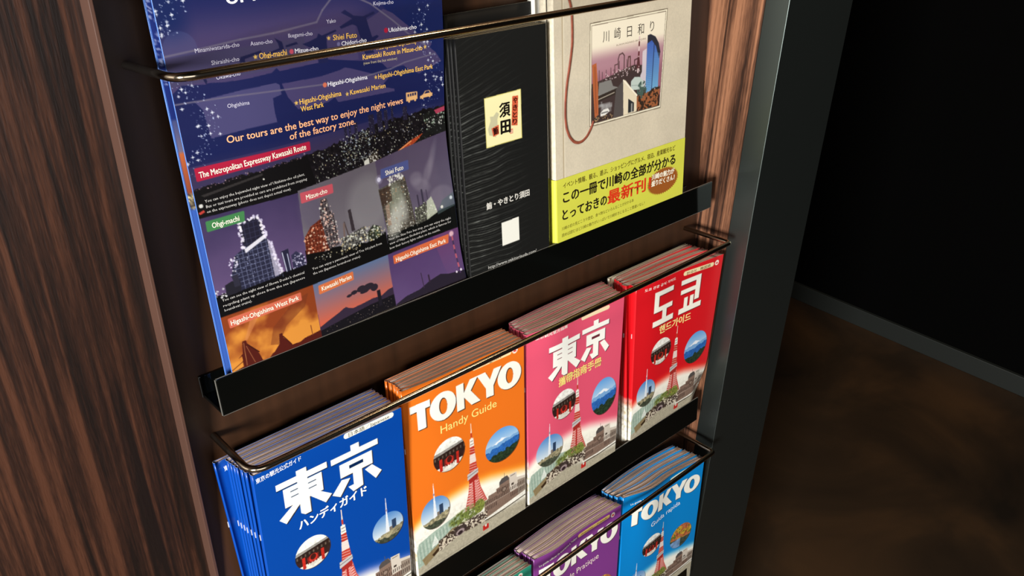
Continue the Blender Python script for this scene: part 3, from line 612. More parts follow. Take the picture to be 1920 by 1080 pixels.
    A.ell(124, 186, 17, 20, (150, 148, 152), .45, soft=8); A.ell(76, 176, 9, 14, (90, 80, 110), .5, soft=5)
    A.poly([66.8, 203, 78, 206, 96, 209, 110, 211, 118, 214, 137, 211, 137, 229.4, 66.6, 229.4], (13, 12, 12))
    scaffold(A, [84.6, 171.6, 90.2, 171.4, 91, 181, 93.6, 184, 95, 207, 82, 209, 82.4, 186], (58, 48, 52), (130, 120, 124), 5)
    scaffold(A, [68.2, 194, 74, 187.6, 82.6, 184.6, 86, 209, 67.4, 206], (96, 34, 20), (160, 70, 44), 7)
    lights(A, [84, 172, 90, 172, 95, 186, 96, 208, 82, 209, 82, 186], 150, [W_, (246, 214, 204), (240, 190, 170)], (.35, .85), 31); lights(A, [67.4, 194, 82, 185, 86, 209, 67.4, 207], 90, [(252, 190, 150), (250, 220, 190), (240, 130, 90)], (.4, .95), 32)
    A.poly([106, 185.4, 108.6, 185, 109.8, 201.6, 106.8, 201.6], (56, 48, 54)); A.line([(101.6, 193), (103.4, 203)], 1.0, (80, 66, 66)); A.line([(101, 194), (99.6, 207)], 1.6, (120, 100, 96))
    scaffold(A, [98, 204, 118, 201, 120, 211, 96, 213], (62, 60, 60), (150, 148, 140), 8); A.poly([119.6, 207, 126, 202.4, 131.6, 205, 132.4, 213, 120, 214], (46, 50, 40)); A.poly([126, 203, 131, 205.6, 131.6, 212, 127, 213], (70, 80, 60))
    lights(A, [95, 204, 118, 201, 137, 207, 137, 213, 95, 216], 190, [W_, (226, 232, 216), Y_], (.3, .95), 33); lights(A, [70, 209, 110, 211, 110, 216, 74, 215], 60, [W_, (200, 190, 150)], (.2, .55), 34)
    A.rrect([(70, 162.4), (96.6, 163.0), (96.4, 169.6), (69.8, 169.8)], .9, (212, 82, 96))
    # Shiei Futo
    A.quad_grad([136.2, 157.4, 206, 150.6, 206, 229.4, 136.8, 229.4], (84, 70, 98), (108, 100, 122), noise=.5, nsc=20)
    for cx, cy, rx, ry, rt in ((176, 186, 9, 5, .5), (184, 178, 10, 3.4, -1.1), (190, 168, 12, 2.6, -1.2), (172, 180, 6, 5, 0), (194, 200, 12, 9, 0)): A.ell(cx, cy, rx, ry, (150, 142, 158), .35, soft=2.5, rot=rt)
    A.poly([137, 214, 165, 212, 206, 209, 206, 229.4, 136.8, 229.4], (13, 14, 13))
    scaffold(A, [135.4, 178.6, 161.6, 175.4, 163.6, 190, 166, 214, 138.6, 216], (72, 66, 58), (118, 116, 104), 9, 1)
    A.ell(150, 190, 8, 12, (176, 186, 160), .55, soft=5); A.ell(147, 206, 6.5, 12, (214, 216, 206), .75, soft=5, rot=.35); A.ell(156, 200, 4, 10, (196, 198, 190), .6, soft=3); A.rect(139.8, 192, 143, 208, (166, 140, 120), .85); A.poly([136, 180, 147, 178, 147, 190, 137, 192], (66, 44, 34), .7)
    lights(A, [136, 180, 162, 176, 166, 212, 138, 214], 200, [(226, 232, 206), (240, 240, 230), (190, 150, 110)], (.2, .6), 41); lights(A, [145, 172, 158, 170, 160, 176, 146, 178], 70, [W_], (.4, 1.2), 42); A.ell(137.4, 171.6, 1.7, 1.7, (232, 230, 250)); A.ell(137.4, 171.6, 3.2, 3.2, (200, 196, 236), .35, soft=1.5)
    A.line([(171, 193), (171.6, 211)], 1.5, (64, 56, 76)); A.line([(175.6, 190), (176, 211)], 1.7, (60, 54, 74)); A.line([(180, 191), (180.4, 206)], .8, (70, 62, 84)); scaffold(A, [166, 203, 178, 200, 180, 214, 166, 215], (66, 66, 60), (120, 120, 104), 5); A.poly([179, 200, 184, 197, 187, 206, 188, 211, 177, 214], (196, 204, 180), .9)
    lights(A, [166, 202, 184, 198, 190, 211, 166, 214], 110, [W_, (214, 226, 190)], (.25, .7), 43); A.poly([188, 211, 194, 203, 206, 199, 206, 210, 188, 213], (86, 108, 112), .55); A.ell(193, 208, 1.3, 1.2, W_); A.ell(203, 203, 1.4, 1.4, (220, 232, 236)); lights(A, [138, 211, 164, 210, 164, 215, 138, 217], 60, [W_], (.25, .6), 44)
    A.rrect([(140, 164.6), (167, 164.2), (166.6, 171.4), (139.2, 171.8)], .9, (78, 88, 152))
    # bottom row: steelworks at sunset, mountain, red and white tower
    A.rect(66, 215, 206, 215.4, (13, 13, 13))
    sl, m = A.poly([0, 229.6, 68.6, 229.4, 68.8, 297, 0, 297], 0, mask=True); n1, n2 = A.noise(13, 60)[sl], A.noise(5, 61)[sl]; YY = A.Y[sl]
    t = np.clip((YY-230)/36 + (n1-.5)*1.9 + (n2-.5)*.5, 0, 1)[..., None]; col = np.array((150, 62, 24.))*(1-t)+np.array((238, 150, 50.))*t; A.put(sl, m.astype(float), col)
    A.poly([12.5, 252, 22, 232, 30, 232, 14.4, 252], (236, 150, 90), .4); A.poly([30, 262, 34, 250, 52, 236, 64, 234, 60, 243, 44, 252, 36, 264], (120, 50, 26), .5)
    for P in ([10.8, 251.6, 13.5, 251.6, 14.2, 256, 17, 258, 21, 264.8, 22.9, 271.6, 8.4, 271.6, 8.8, 262, 6, 263, 9.6, 260.4], [37.4, 256.4, 39.8, 256.2, 40, 260, 45.7, 267.6, 46, 270.6, 31.4, 270.8, 32, 268, 36.4, 263.6], [28, 271, 30, 268.8, 34, 267.4, 52, 268.2, 56, 266.6, 62, 266.2, 69, 265.4, 69, 272, 28, 272], [0, 271.4, 8, 270, 24, 271, 24, 276, 0, 276]): A.poly(P, (88, 26, 18))
    A.line([(14, 255), (21, 263.6)], .8, (60, 18, 14)); A.line([(11.6, 253), (11, 270)], .4, (190, 120, 70)); A.line([(13, 256), (17, 270)], .4, (170, 100, 60)); A.line([(40, 259), (45, 267)], .7, (66, 20, 14)); A.line([(61.8, 259), (62.2, 267)], .6, (120, 52, 30)); A.line([(0, 270), (9, 266)], .5, (80, 26, 18)); A.rect(0, 271.4, 69, 297, (70, 28, 20))
    A.rrect([(4.4, 232), (58.4, 231.6), (58.4, 237.8), (4.6, 239.2)], .9, (226, 108, 78))
    A.quad_grad([68.6, 229.4, 135.4, 229.2, 135.6, 264, 68.8, 264], (92, 116, 160), (234, 96, 62)); sl = A.sl(68.6, 135.4, 240, 252); 
    A.poly([69, 263.4, 76, 261, 86, 258, 90, 256.4, 92.2, 256, 94.5, 257.6, 98, 259, 107, 258.6, 116, 257.8, 124, 258.6, 131, 256, 135.6, 255.6, 135.6, 270, 69, 271], (54, 40, 62)); A.poly([69, 266.4, 90, 264, 112, 262, 135.6, 261.4, 135.6, 297, 68.8, 297], (22, 20, 26)); lights(A, [70, 265, 135, 262, 135, 269, 70, 270], 60, [(160, 140, 130)], (.15, .35), 62)
    for x, y, rx, ry in ((119, 250, 3.4, 2.8), (114, 247.6, 5, 2.6), (107.6, 247, 4, 2.4), (101, 247.6, 3, 1.6), (96.5, 248.6, 2.4, 1.1), (110, 250, 4, 1.4)): A.ell(x, y, rx, ry, (44, 36, 48))
    A.poly([120.6, 253.4, 123.8, 253.4, 123.6, 266, 120.6, 266], (30, 26, 36)); A.rrect([(72.6, 231.8), (102.6, 231.2), (102.4, 237.8), (72.4, 238.6)], .9, (232, 116, 62))
    A.quad_grad([135.4, 229.2, 206, 228.6, 206, 297, 135.6, 297], (84, 58, 112), (104, 80, 132), noise=.4, nsc=20); A.quad_grad([180, 228.8, 206, 228.6, 206, 268, 190, 268], (150, 70, 120), (96, 70, 124), .4)
    A.poly([136, 270, 146, 267, 160, 266, 170, 262.6, 182, 260.6, 190, 263, 206, 264.6, 206, 297, 135.6, 297], (40, 32, 48)); A.line([(163.6, 254), (164, 266)], .8, (60, 44, 70)); A.rect(169.6, 257.4, 171, 264, (52, 36, 56))
    for k in range(9): A.line([(199.0+k*.28, 231+k*3.8), (199.3+k*.28, 234.8+k*3.8)], 1.5, (196, 90, 110) if k % 2 else (70, 50, 90))
    A.ell(198.8, 232, 2.2, 2.2, (255, 200, 210), .9, soft=1.2); A.ell(202.6, 263.4, 1, 1, (240, 230, 250)); A.ell(198, 264, .9, .9, (240, 230, 250)); A.rrect([(140, 231.8), (196, 231.4), (195, 238.8), (140, 238.6)], .9, (234, 108, 60))
    g = A.I.mean(2, keepdims=True); A.I = (A.I*.86+g*.10)*.95
    return A
def flyer_text(L):
    w = (206, 204, 224); y = (244, 196, 92); v = (236, 236, 246)
    L.add('of Factories', 42.6, 38.8, 112, 37.6, 8.6, (240, 240, 250), .02, 4)
    for t, a, c in (('Minamiwatarida-cho', (18.2, 63.2, 45.6, 63.2), 2.6), ('Asano-cho', (52.6, 63.9, 67.4, 64.3), 2.6), ('Ikegami-cho', (78.8, 62.8, 96.3, 63.6), 2.6), ('Shiraishi-cho', (26.5, 71.3, 43.9, 71.4), 2.6), ('Okawa-cho', (27.7, 80.1, 43.0, 79.8), 2.6),
                    ('Ohgishima', (31.2, 97.7, 45.5, 98.0), 2.6), ('Yako', (107.9, 58.1, 115.1, 58.1), 2.6), ('Kojima-cho', (146.5, 51.3, 163.4, 52), 2.6)): L.add(t, *a, c, w, 0)
    for t, a, c in (('Mizue-cho', (81.9, 72.7, 99.2, 73.5), 2.9), ('Chidori-cho', (117.5, 73.4, 138, 73.8), 2.9), ('Ukishima-cho', (157.4, 70.2, 182, 71), 3.0), ('Higashi-Ohgishima', (103.1, 97.4, 136.1, 98.4), 3.0)): L.add(t, *a, c, v, .014)
    for t, a, c in (('Ohgi-machi', (57, 72.4, 76, 72.8), 3.7), ('Shiei Futo', (111.4, 69, 130.4, 69.8), 3.6), ('Metropolitan Expressway', (146, 80.4, 181.5, 80.8), 3.4), ('Kawasaki Route in Mizue-cho', (133.6, 85.0, 186.3, 86.5), 3.6), ('Higashi-Ohgishima East Park', (145.6, 100.2, 195.6, 101.2), 3.6),
                    ('Higashi-Ohgishima', (80, 104.8, 113, 105.4), 3.6), ('West Park', (80.1, 109.6, 97.8, 109.8), 3.6), ('Kawasaki Marien', (120.4, 106.4, 151.3, 107.3), 3.5)): L.add(t, *a, c, y, .012)
    L.add('(view from the bus window)', 133.8, 88.4, 163.1, 89.6, 1.9, (190, 178, 150), 0)
    o = (252, 186, 138); L.add('Our tours are the best way to enjoy the night views', 26.8, 118.6, 166.6, 121.6, 4.7, o, .014, 3); L.add('of the factory zone.', 69.0, 125.7, 122.3, 127.0, 4.7, o, .014, 3)
    for t, a, c in (('The Metropolitan Expressway Kawasaki Route', (5.6, 135.8, 79.9, 134.6), 4.0), ('Ohgi-machi', (7, 168.8, 25.1, 168.7), 3.7), ('Mizue-cho', (74.2, 168.3, 91.4, 168), 3.5), ('Shiei Futo', (144, 170.2, 161.4, 170), 3.6),
                    ('Higashi-Ohgishima West Park', (6, 237.4, 56.2, 236.4), 3.6), ('Kawasaki Marien', (75, 236.7, 100.6, 236), 3.6), ('Higashi-Ohgishima East Park', (142.2, 237.4, 192.4, 237.4), 3.6)): L.add(t, *a, c, (250, 244, 226), .012)
    c = (206, 204, 200)
    for t, a in (('You can enjoy the bejeweled night view of Ukishima-cho oil plant,', (5.7, 151.6, 75.7, 151.4)), ('Bus or taxi tours are provided as cars are prohibited from stopping', (5.8, 155.1, 76.9, 155.0)), ('on the expressway (photo does not depict actual view).', (5.6, 158.4, 64.1, 158.4)),
                 ("You can see the night view of Showa Denko's chemical", (3.4, 219.0, 63.5, 218.9)), ('recycling plant up close from the sea (Japanese', (3.4, 222.8, 63.3, 222.6)), ('houseboat cruise).', (3.6, 226.2, 22.9, 226)),
                 ('You can enjoy a panoramic view of Toa Oil plant from', (70, 218.8, 131.2, 219.4)), ('the sea (Japanese houseboat cruise).', (70, 222.4, 111.1, 222.8)),
                 ('Near the Shiei Futo bus stop, you can enjoy the night', (138.2, 218.9, 200.1, 219.8)), ('view of Nippon Shokubai plant, which is famous for', (138.3, 222.4, 199.9, 222.8)), ('how their factory lights reflect on the seaside.', (138, 225.9, 188.2, 226.2))): L.add(t, *a, 1.9, c, 0, 1)
def flyer2_art():
    A = Art(206, 297, 1.0, (30, 44, 110)); g = np.random.default_rng(9); A.quad_grad([0, 100, 206, 100, 206, 122, 0, 122], (70, 76, 120), (120, 110, 130)); A.quad_grad([0, 120, 206, 120, 206, 146, 0, 146], (190, 100, 56), (140, 70, 50)); A.rect(0, 146, 206, 156, (70, 60, 50))
    lights(A, [0, 146, 40, 146, 40, 156, 0, 156], 120, [(240, 220, 160)], (.4, .9), 5); A.rect(0, 156, 206, 297, (60, 96, 176))
    for k in range(160): A.ell(abs(6+g.normal()*5), 20+g.random()*60, .4, .5, (220, 230, 255))
    return A

# ------------------------------------------------------------------ restaurant leaflet, cream book, further guide covers
def black_art():
    A = Art(90, 216, 0.45, (14, 15, 14)); X, Y = A.X, A.Y
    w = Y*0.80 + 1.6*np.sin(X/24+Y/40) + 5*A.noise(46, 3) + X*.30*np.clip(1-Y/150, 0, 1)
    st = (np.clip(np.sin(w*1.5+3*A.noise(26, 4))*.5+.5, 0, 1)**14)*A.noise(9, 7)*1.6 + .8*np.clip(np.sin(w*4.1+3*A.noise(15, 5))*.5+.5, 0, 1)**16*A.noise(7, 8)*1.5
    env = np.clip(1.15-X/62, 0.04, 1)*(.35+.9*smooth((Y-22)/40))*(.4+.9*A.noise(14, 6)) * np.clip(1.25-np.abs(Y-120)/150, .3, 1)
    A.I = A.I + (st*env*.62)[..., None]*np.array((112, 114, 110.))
    A.poly([(23.6, 47.4), (61.6, 46.6), (61.4, 86.2), (23.4, 86.6)], (214, 204, 120)); A.poly([(24.2, 48), (61, 47.2), (60.8, 85.6), (24, 86)], (238, 232, 176))
    A.poly([(27, 77), (26, 72), (29, 66), (28.5, 62.5), (32, 63), (35.5, 60), (38, 62), (36, 66), (36, 72), (33, 76), (34, 80), (30, 78)], (196, 192, 156))
    A.poly([(52.4, 50.8), (58.6, 51.2), (56.9, 74.9), (50.4, 73.8)], (206, 92, 58)); A.poly([(29.6, 72.0), (37.2, 70.4), (37.0, 77.9), (31, 79.0)], (206, 92, 58)); A.poly([(48.6, 76.6), (51.8, 76.6), (51.8, 80.4), (48.6, 80.4)], (214, 104, 76))
    A.poly([(35.3, 152.5), (54.6, 152.4), (54.7, 173.3), (35.3, 173.2)], (232, 232, 222))
    return A
def black_text(L):
    L.add('須', 38.6, 64.4, 49.2, 64.4, 9.0, (24, 18, 14), .035); L.add('田', 39.2, 77.6, 48.8, 77.8, 8.8, (24, 18, 14), .05)
    for ch, x, y in (('や', 53.0, 56.4), ('き', 52.6, 62.2), ('と', 52.2, 67.8), ('り', 51.8, 73.2)): L.add(ch, x, y, x+4.4, y, 3.9, (60, 14, 10), .03)
    L.add('鮪', 31.6, 77.4, 36.4, 76.6, 4.6, (50, 14, 10), .03); L.add('須', 49.0, 79.8, 51.4, 79.8, 2.2, (244, 226, 200), .01)
    L.add('鮪・やきとり須田', 20.2, 136.6, 67.5, 136.4, 4.6, (214, 212, 204), .035); L.add('http://www.yakitorisuda.com/', 18.4, 189.0, 74.1, 190.4, 2.9, (206, 206, 200), 0)

def cream_art():
    A = Art(180, 257, 0.5, (206, 196, 174)); X, Y = A.X, A.Y
    A.I *= (.93+.08*A.noise(1.1, 3)+.08*A.noise(26, 4))[..., None]; A.I *= (1-.035*(np.sin(X*4)*np.sin(Y*4) > 0))[..., None]
    A.line([(9.6, 0), (9.2, 257)], 1.6, (176, 160, 132), .8); A.line([(11, 0), (10.6, 257)], .8, (232, 224, 200), .8)
    # frame and its picture
    A.poly([(42.2, 47.4), (145, 46.8), (139.8, 136), (41.8, 134.8)], (112, 100, 82)); A.poly([(42.9, 48.2), (144.2, 47.6), (139.1, 135.1), (42.5, 134)], (240, 234, 210)); A.poly([(44, 49.4), (142.8, 48.8), (138.2, 133.8), (43.8, 132.8)], (118, 104, 88))
    A.poly([(44.5, 50), (142.2, 49.4), (137.7, 133.2), (44.3, 132.3)], (236, 228, 206))
    sl, m = A.poly([(44.5, 50), (142.2, 49.4), (137.7, 133.2), (44.3, 132.3)], 0, mask=True)
    t = smooth((A.Y[sl]-66)/16)[..., None]; col = np.array((236, 228, 206.))*(1-t)+np.array((172, 130, 142.))*t; t2 = smooth((A.Y[sl]-84)/18)[..., None]; col = col*(1-t2)+np.array((150, 96, 112.))*t2
    A.put(sl, m.astype(float), col)
    A.poly([(44.5, 98), (60, 96), (74, 94), (84, 92), (100, 90), (112, 92), (116, 100), (137, 118), (137.7, 133.2), (44.3, 132.3)], (64, 50, 48))
    for x, h in ((54, 88), (58, 90), (63, 89), (69, 88), (73, 90), (80, 84), (90, 84)): A.line([(x, h), (x, 98)], .8, (90, 66, 72))
    A.line([(79, 94), (78.5, 82), (80, 78.5), (84, 77.5), (86.5, 80), (86.4, 94)], 1.2, (84, 60, 62)); A.line([(91, 93), (92, 82), (94.5, 82), (95, 94)], 1.4, (90, 62, 60)); A.line([(74.5, 94), (74, 86.5), (78, 86)], 1, (86, 62, 62))
    for k in range(7): A.line([(106.6-k*.16, 67+k*4.3), (106.4-k*.16, 67+k*4.3+4.3)], 1.7+.1*k, (92, 40, 44) if k % 2 else (214, 190, 190))
    A.line([(101, 94), (100.4, 86), (106, 85)], 1.2, (80, 50, 54)); A.poly([(103, 94), (104.6, 84), (107, 84), (108.4, 94)], (84, 44, 48))
    for k in range(46): x = 62+rng.random()*46; A.ell(x, 91+rng.random()*7, .5, .5, (226, 206, 206))
    # tower block, dome, trees
    A.poly([(111.4, 80), (117, 78), (117.2, 114), (108.6, 116), (108.9, 101), (111, 98)], (206, 196, 204)); A.quad_grad([(117.8, 67), (122, 67), (128, 70), (133, 77), (135.8, 84), (134.6, 116), (116.4, 121)], (52, 80, 168), (120, 180, 214))
    A.poly([(117.8, 66.8), (122, 66.4), (129, 69.5), (134, 76), (136.6, 84), (135, 90), (130, 78), (124, 72), (117.8, 74)], (42, 42, 52)); A.line([(127.4, 76), (125.4, 118)], .9, (36, 44, 70))
    for k in range(26): A.line([(117.2, 75+k*1.7), (126.2, 75.4+k*1.7)], .4, (74, 110, 182))
    for k in range(20): A.line([(128, 84+k*1.6), (135, 85+k*1.5)], .35, (96, 150, 200))
    A.poly([(96, 112), (96.4, 104), (101, 101), (108, 102), (113, 106), (115, 114)], (190, 204, 196)); A.line([(97, 108), (113, 110)], .5, (140, 156, 150))
    n = A.noise(2.2, 9); sl = A.sl(104, 138, 108, 133); M = ((A.Y[sl] > 119+(n[sl]-.5)*4-(A.X[sl]-104)*.12) & (A.X[sl] < 137.6) & (A.Y[sl] < 132.8)).astype(float); A.put(sl, M, np.where(n[sl][..., None] > .5, np.array((154, 92, 56.)), np.array((50, 36, 26.))))
    sl = A.sl(106, 120, 106, 122); M = (A.noise(1.8, 10)[sl] > .45).astype(float)*(np.hypot((A.X[sl]-112)/7, (A.Y[sl]-114)/8) < 1); A.put(sl, M, (70, 92, 84))
    # temple roof, gabled house, street
    A.poly([(54, 98.5), (69.4, 98.2), (72, 104), (79, 106.4), (66, 108.6), (52.6, 110)], (128, 126, 122)); A.poly([(50, 110), (78, 106.6), (76, 112), (51, 115)], (50, 40, 34)); A.line([(51, 113), (74, 110)], .8, (176, 166, 150))
    A.poly([(76, 108), (86, 101), (87, 133), (73, 132.6)], (82, 76, 74)); A.poly([(85.5, 101), (89, 102), (104.8, 118), (104.9, 132.6), (86.6, 133)], (226, 214, 186)); A.line([(86, 101.5), (104.8, 118)], 1.5, (244, 236, 214)); A.poly([(93, 119), (101, 124), (101, 132), (93, 132)], (40, 42, 44)); A.rect(97, 124, 99, 132, (150, 150, 146))
    for k in range(14): A.rect(50+rng.random()*22, 115+rng.random()*12, 54+rng.random()*18, 117+rng.random()*12, (120+60*rng.random(),)*3, .5)
    A.poly([(56, 125), (60, 122.6), (66, 122.6), (68, 125.4), (62, 128), (56, 128)], (232, 230, 224)); A.rect(57, 125, 66, 126, (90, 90, 90))
    for k in range(60): A.ell(47+rng.random()*26, 128+rng.random()*4, .6, .5, (170, 140, 100) if rng.random() > .5 else (50, 36, 28))
    A.poly([(45, 82), (50.4, 81), (52.6, 100), (53.4, 126), (48.6, 128), (46.4, 105)], (176, 96, 56)); A.line([(48.5, 84), (50.5, 124)], .6, (120, 58, 34))
    return A
def cream_text(L):
    d = (66, 58, 50)
    for ch, x, y, s in (('川', 58.2, 64.4, 8.0), ('崎', 72.8, 63.8, 8.2), ('日', 89.4, 64.2, 6.4), ('和', 103.8, 64.2, 8.4), ('り', 120.6, 63.6, 5.6)): L.add(ch, x, y, x+s, y, 7.6, d, 0, 3)
    L.add('KAWASAKI-BIYORI', 76, 70.6, 115, 70.0, 1.5, (150, 136, 118), 0)
def obi_text(L):
    k = (34, 26, 16)
    L.add('イベント情報、観る、遊ぶ、ショッピングにグルメ、宿泊、産業観光など', 7.6, 8.9, 164.7, 8.9, 4.1, (84, 66, 20), .012)
    L.add('この一冊で川崎の全部が分かる', 7.4, 22.2, 165.6, 22.6, 8.6, k, .032)
    L.add('とっておきの', 6.3, 38.0, 64.6, 38.4, 8.4, k, .032); L.add('最新刊！', 66.2, 38.6, 128.0, 39.2, 10.6, (216, 58, 28), .036)
    L.add('川崎の初の見どころや歴史、食べ物などいろんなことが分かる本', 5.3, 47.8, 103.4, 46.4, 2.7, (96, 84, 24), 0); L.add('読めば読むほど川崎の魅力がいっぱいで川崎好きになること間違いなし！', 5.2, 54.0, 119.9, 53.6, 2.7, (96, 84, 24), 0)
    L.add('川崎の魅力が', 130.0, 31.4, 164.6, 32.6, 4.6, (250, 246, 226), .03); L.add('盛りだくさん！', 129.6, 38.0, 165.4, 39.4, 4.6, (250, 246, 226), .03)
def obi_art():
    A = Art(180, 84, 0.6, (206, 208, 74)); A.I *= (.97+.05*A.noise(20, 2))[..., None]
    P = [(147.5+math.cos(a)*(24.5 if k % 2 else 22.0), 36.5+math.sin(a)*(13.6 if k % 2 else 12.2)) for k, a in enumerate(np.linspace(0, 2*math.pi, 97)[:-1])]
    A.poly(P, (150, 84, 28)); return A

# ------------------------------------------------------------------ the goods on the rack
ORD = ['front', 'second', 'third', 'fourth', 'fifth', 'sixth', 'seventh', 'eighth', 'ninth']
def let_rear(L): L.add('東京の観光公式ガイド', 5.5, 10.2, 42, 7.8, 3.6, (236, 240, 250), .02)
def lerp(a, b, t): return tuple(np.array(a, float)*(1-t)+np.array(b, float)*t)

def stack(colour, rgb, TLs, TR0, TRb, BLf, BRf, wback, row, disp, art, letter, thick, side='city guide booklet', spread=(0, 0), title='', desc='', loff=0.10):
    """booklets from the back one to the front one; TLs are the measured top-left corners (u, v, w)"""
    n = len(TLs); m = guide_stock(colour+'_cover_stock', rgb, 0.060 if colour == 'blue' else 0.080)
    for i, TL in enumerate(TLs):
        t = i/(n-1); last = i == n-1; tr = lerp(TRb, TR0, t); wb = wback+(BLf[2]-wback)*t
        s = Surf(TL, tr, (BLf[0]+spread[0]*(1-t), BLf[1], wb), (BRf[0]+spread[0]*(1-t), BRf[1], wb+(BRf[2]-BLf[2])*t), 131, 227, (lambda a, b, t=t: disp(a, b, t)) if disp else None)
        if i == 0: th = lambda x, y: np.asarray(x, float)*0 + 3.2 + 0*np.asarray(y, float)
        else: th = lambda x, y, s=s, p=prev: np.maximum(1.5, (s.at(x, y)-p.at(np.clip(x, 0.6, 131), y))[..., 2]-0.22)
        prev = s
        k = n-1-i
        if last: lab = f'{colour} guide booklet at the front of its stack{title}'
        else: lab = f'{colour} guide booklet, {ORD[k]} from the front of the {colour} stack' if k < n-1 else f'{colour} guide booklet, rearmost of the {colour} stack, nearest the board'
        make_booklet('guide_booklet', lab, 'booklet', f'{colour} guide booklets in the {row} row', s, th, m, art=art() if last else None, letter=letter if last else (let_rear if colour == 'blue' and i == 0 else None), leaves=5, rnd=0.6, loff=loff)

cols = dict(blue=(0, 68, 160), orange=(232, 116, 30), pink=(222, 84, 112), red=(214, 22, 32), green=(44, 140, 116), purple=(126, 58, 136), cyan=(0, 130, 206))
# --- middle row
def art_blue():
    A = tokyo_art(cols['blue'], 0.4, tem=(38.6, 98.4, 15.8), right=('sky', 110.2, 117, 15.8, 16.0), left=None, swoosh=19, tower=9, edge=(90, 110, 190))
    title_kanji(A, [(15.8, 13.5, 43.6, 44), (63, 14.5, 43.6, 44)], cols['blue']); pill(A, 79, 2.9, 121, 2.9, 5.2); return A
def let_blue(L):
    L.add('ハンディガイド', 30, 69.2, 92.4, 68.0, 7.4, WHITE, .035, 3); L.add('東京の観光公式ガイド', 1.8, 7.8, 39, 5.4, 3.6, (236, 240, 250), .02)
    L.add('日本語／Japanese', 80.6, 4.6, 119, 4.6, 3.2, (60, 60, 60), 0)
stack('blue', cols['blue'], [(-8.4, -268, 14.1), (-0.3, -268, 18.7), (0.2, -268, 22.6), (0.8, -268, 26.6), (1.1, -268, 31.1), (2.4, -268, 35.9), (3.2, -268, 40.9), (4.9, -268.4, 47.0)],
      (130.2, -270.4, 48.0), (126, -266, 17), (1, -490, 33), (128, -490, 33), 6.5, 'middle', None, art_blue, let_blue, 4.0, spread=(-4, 0), title=', white two-character title', desc='with white staples on its spine')

def sag(k, p=.25): return lambda a, b, t: k*np.exp(-((a-p)/.22)**2)*(1-b)**1.5*t - (1-t)*k*.55*np.sin(np.pi*np.clip(a, 0, 1))*(1-b)**1.5
def art_orange():
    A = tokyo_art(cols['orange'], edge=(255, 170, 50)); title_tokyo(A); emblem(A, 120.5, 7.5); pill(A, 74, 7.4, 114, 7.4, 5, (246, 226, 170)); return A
def let_orange(L):
    L.add('Handy Guide', 34.2, 57.0, 97.5, 57.8, 8.4, (250, 226, 130), .006, 3); L.add('The official Tokyo travel guide', 8, 8.6, 66, 8.6, 2.9, WHITE, .01); L.add('English', 84, 8.9, 104, 8.9, 2.8, (120, 90, 40), 0)
stack('orange', cols['orange'], [(136.8, -262, 19.6), (138.0, -262, 24.3), (138.6, -262, 28.7), (138.4, -262, 32.4), (138.2, -262, 36.2), (136.8, -262.1, 40.0)],
      (265.7, -264.9, 44.0), (263.7, -263, 20.5), (137, -490, 33), (268, -490, 33), 9, 'middle', sag(2.0), art_orange, let_orange, 3.5, loff=0.14, title=' with TOKYO title and a mountain picture', desc='with pale page edges')

def art_pink():
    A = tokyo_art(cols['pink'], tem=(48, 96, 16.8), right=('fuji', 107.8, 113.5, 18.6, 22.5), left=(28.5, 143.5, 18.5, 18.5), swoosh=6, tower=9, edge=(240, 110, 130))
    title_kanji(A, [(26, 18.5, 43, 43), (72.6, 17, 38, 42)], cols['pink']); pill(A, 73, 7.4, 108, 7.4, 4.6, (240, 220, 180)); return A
def let_pink(L): L.add('攜帶指南手冊', 39.4, 71.2, 101, 71.2, 8.2, (246, 222, 130), .03, 3); L.add('東京觀光官方指南', 10, 8.6, 50, 8.6, 2.8, WHITE, .01)
stack('pink', cols['pink'], [(275.8, -264, 15.9), (273.7, -264, 20.6), (272.3, -264, 25.2), (272.3, -264, 30.1), (273.0, -264, 34.9), (271.4, -264.4, 40.0)],
      (397.9, -266.7, 46.0), (403.5, -266, 14.5), (274, -490, 33), (401, -490, 33), 7, 'middle', sag(4.0), art_pink, let_pink, 4.3, loff=0.30, title=' with white two-character title and yellow subtitle', desc='with slightly bowed pages')

# white leaflet behind the red stack
s = Surf((411.0, -265, 14.6), (541, -267, 13.5), (427, -490, 8), (557, -490, 8), 131, 227)
make_booklet('guide_booklet', 'off-white booklet standing behind the red guide stack', 'booklet', None, s, 3.0, mat('off_white_cover_stock', (214, 206, 184), 0.5), page_m=PAGE_CREAM, leaves=3)
def art_red():
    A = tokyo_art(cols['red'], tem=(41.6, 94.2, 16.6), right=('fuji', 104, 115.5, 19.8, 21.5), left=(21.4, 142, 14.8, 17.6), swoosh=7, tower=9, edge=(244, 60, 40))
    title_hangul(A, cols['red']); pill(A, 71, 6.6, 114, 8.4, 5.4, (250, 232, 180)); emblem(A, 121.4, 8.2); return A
def let_red(L): L.add('핸드가이드', 35.4, 69.0, 87.8, 70.6, 8.4, (250, 230, 150), .03, 3); L.add('한국어　韓国語', 73, 9.0, 111, 10.0, 3.0, (120, 84, 30), .008); L.add('도쿄 관광 공식 가이드', 10, 8.8, 56, 8.8, 2.8, WHITE, .008)
def red_disp(a, b, t): return 3.0*np.exp(-((a-.2)/.2)**2)*(1-b)*t - 13*smooth((a-.82)/.18)*smooth((b-.62)/.38)*t - (1-t)*1.5*np.sin(np.pi*a)*(1-b)
stack('red', cols['red'], [(414.7, -265, 20.6), (413.4, -265, 25.4), (412.1, -265, 30.3), (409.6, -265, 37.5), (415.4, -265.3, 46.0)],
      (559.7, -274.9, 48.0), (541.5, -267, 19), (428, -490, 32.5), (558, -490, 30.5), 15, 'middle', red_disp, art_red, let_red, 4.6, title=' with Korean title', desc='with bright red spine')

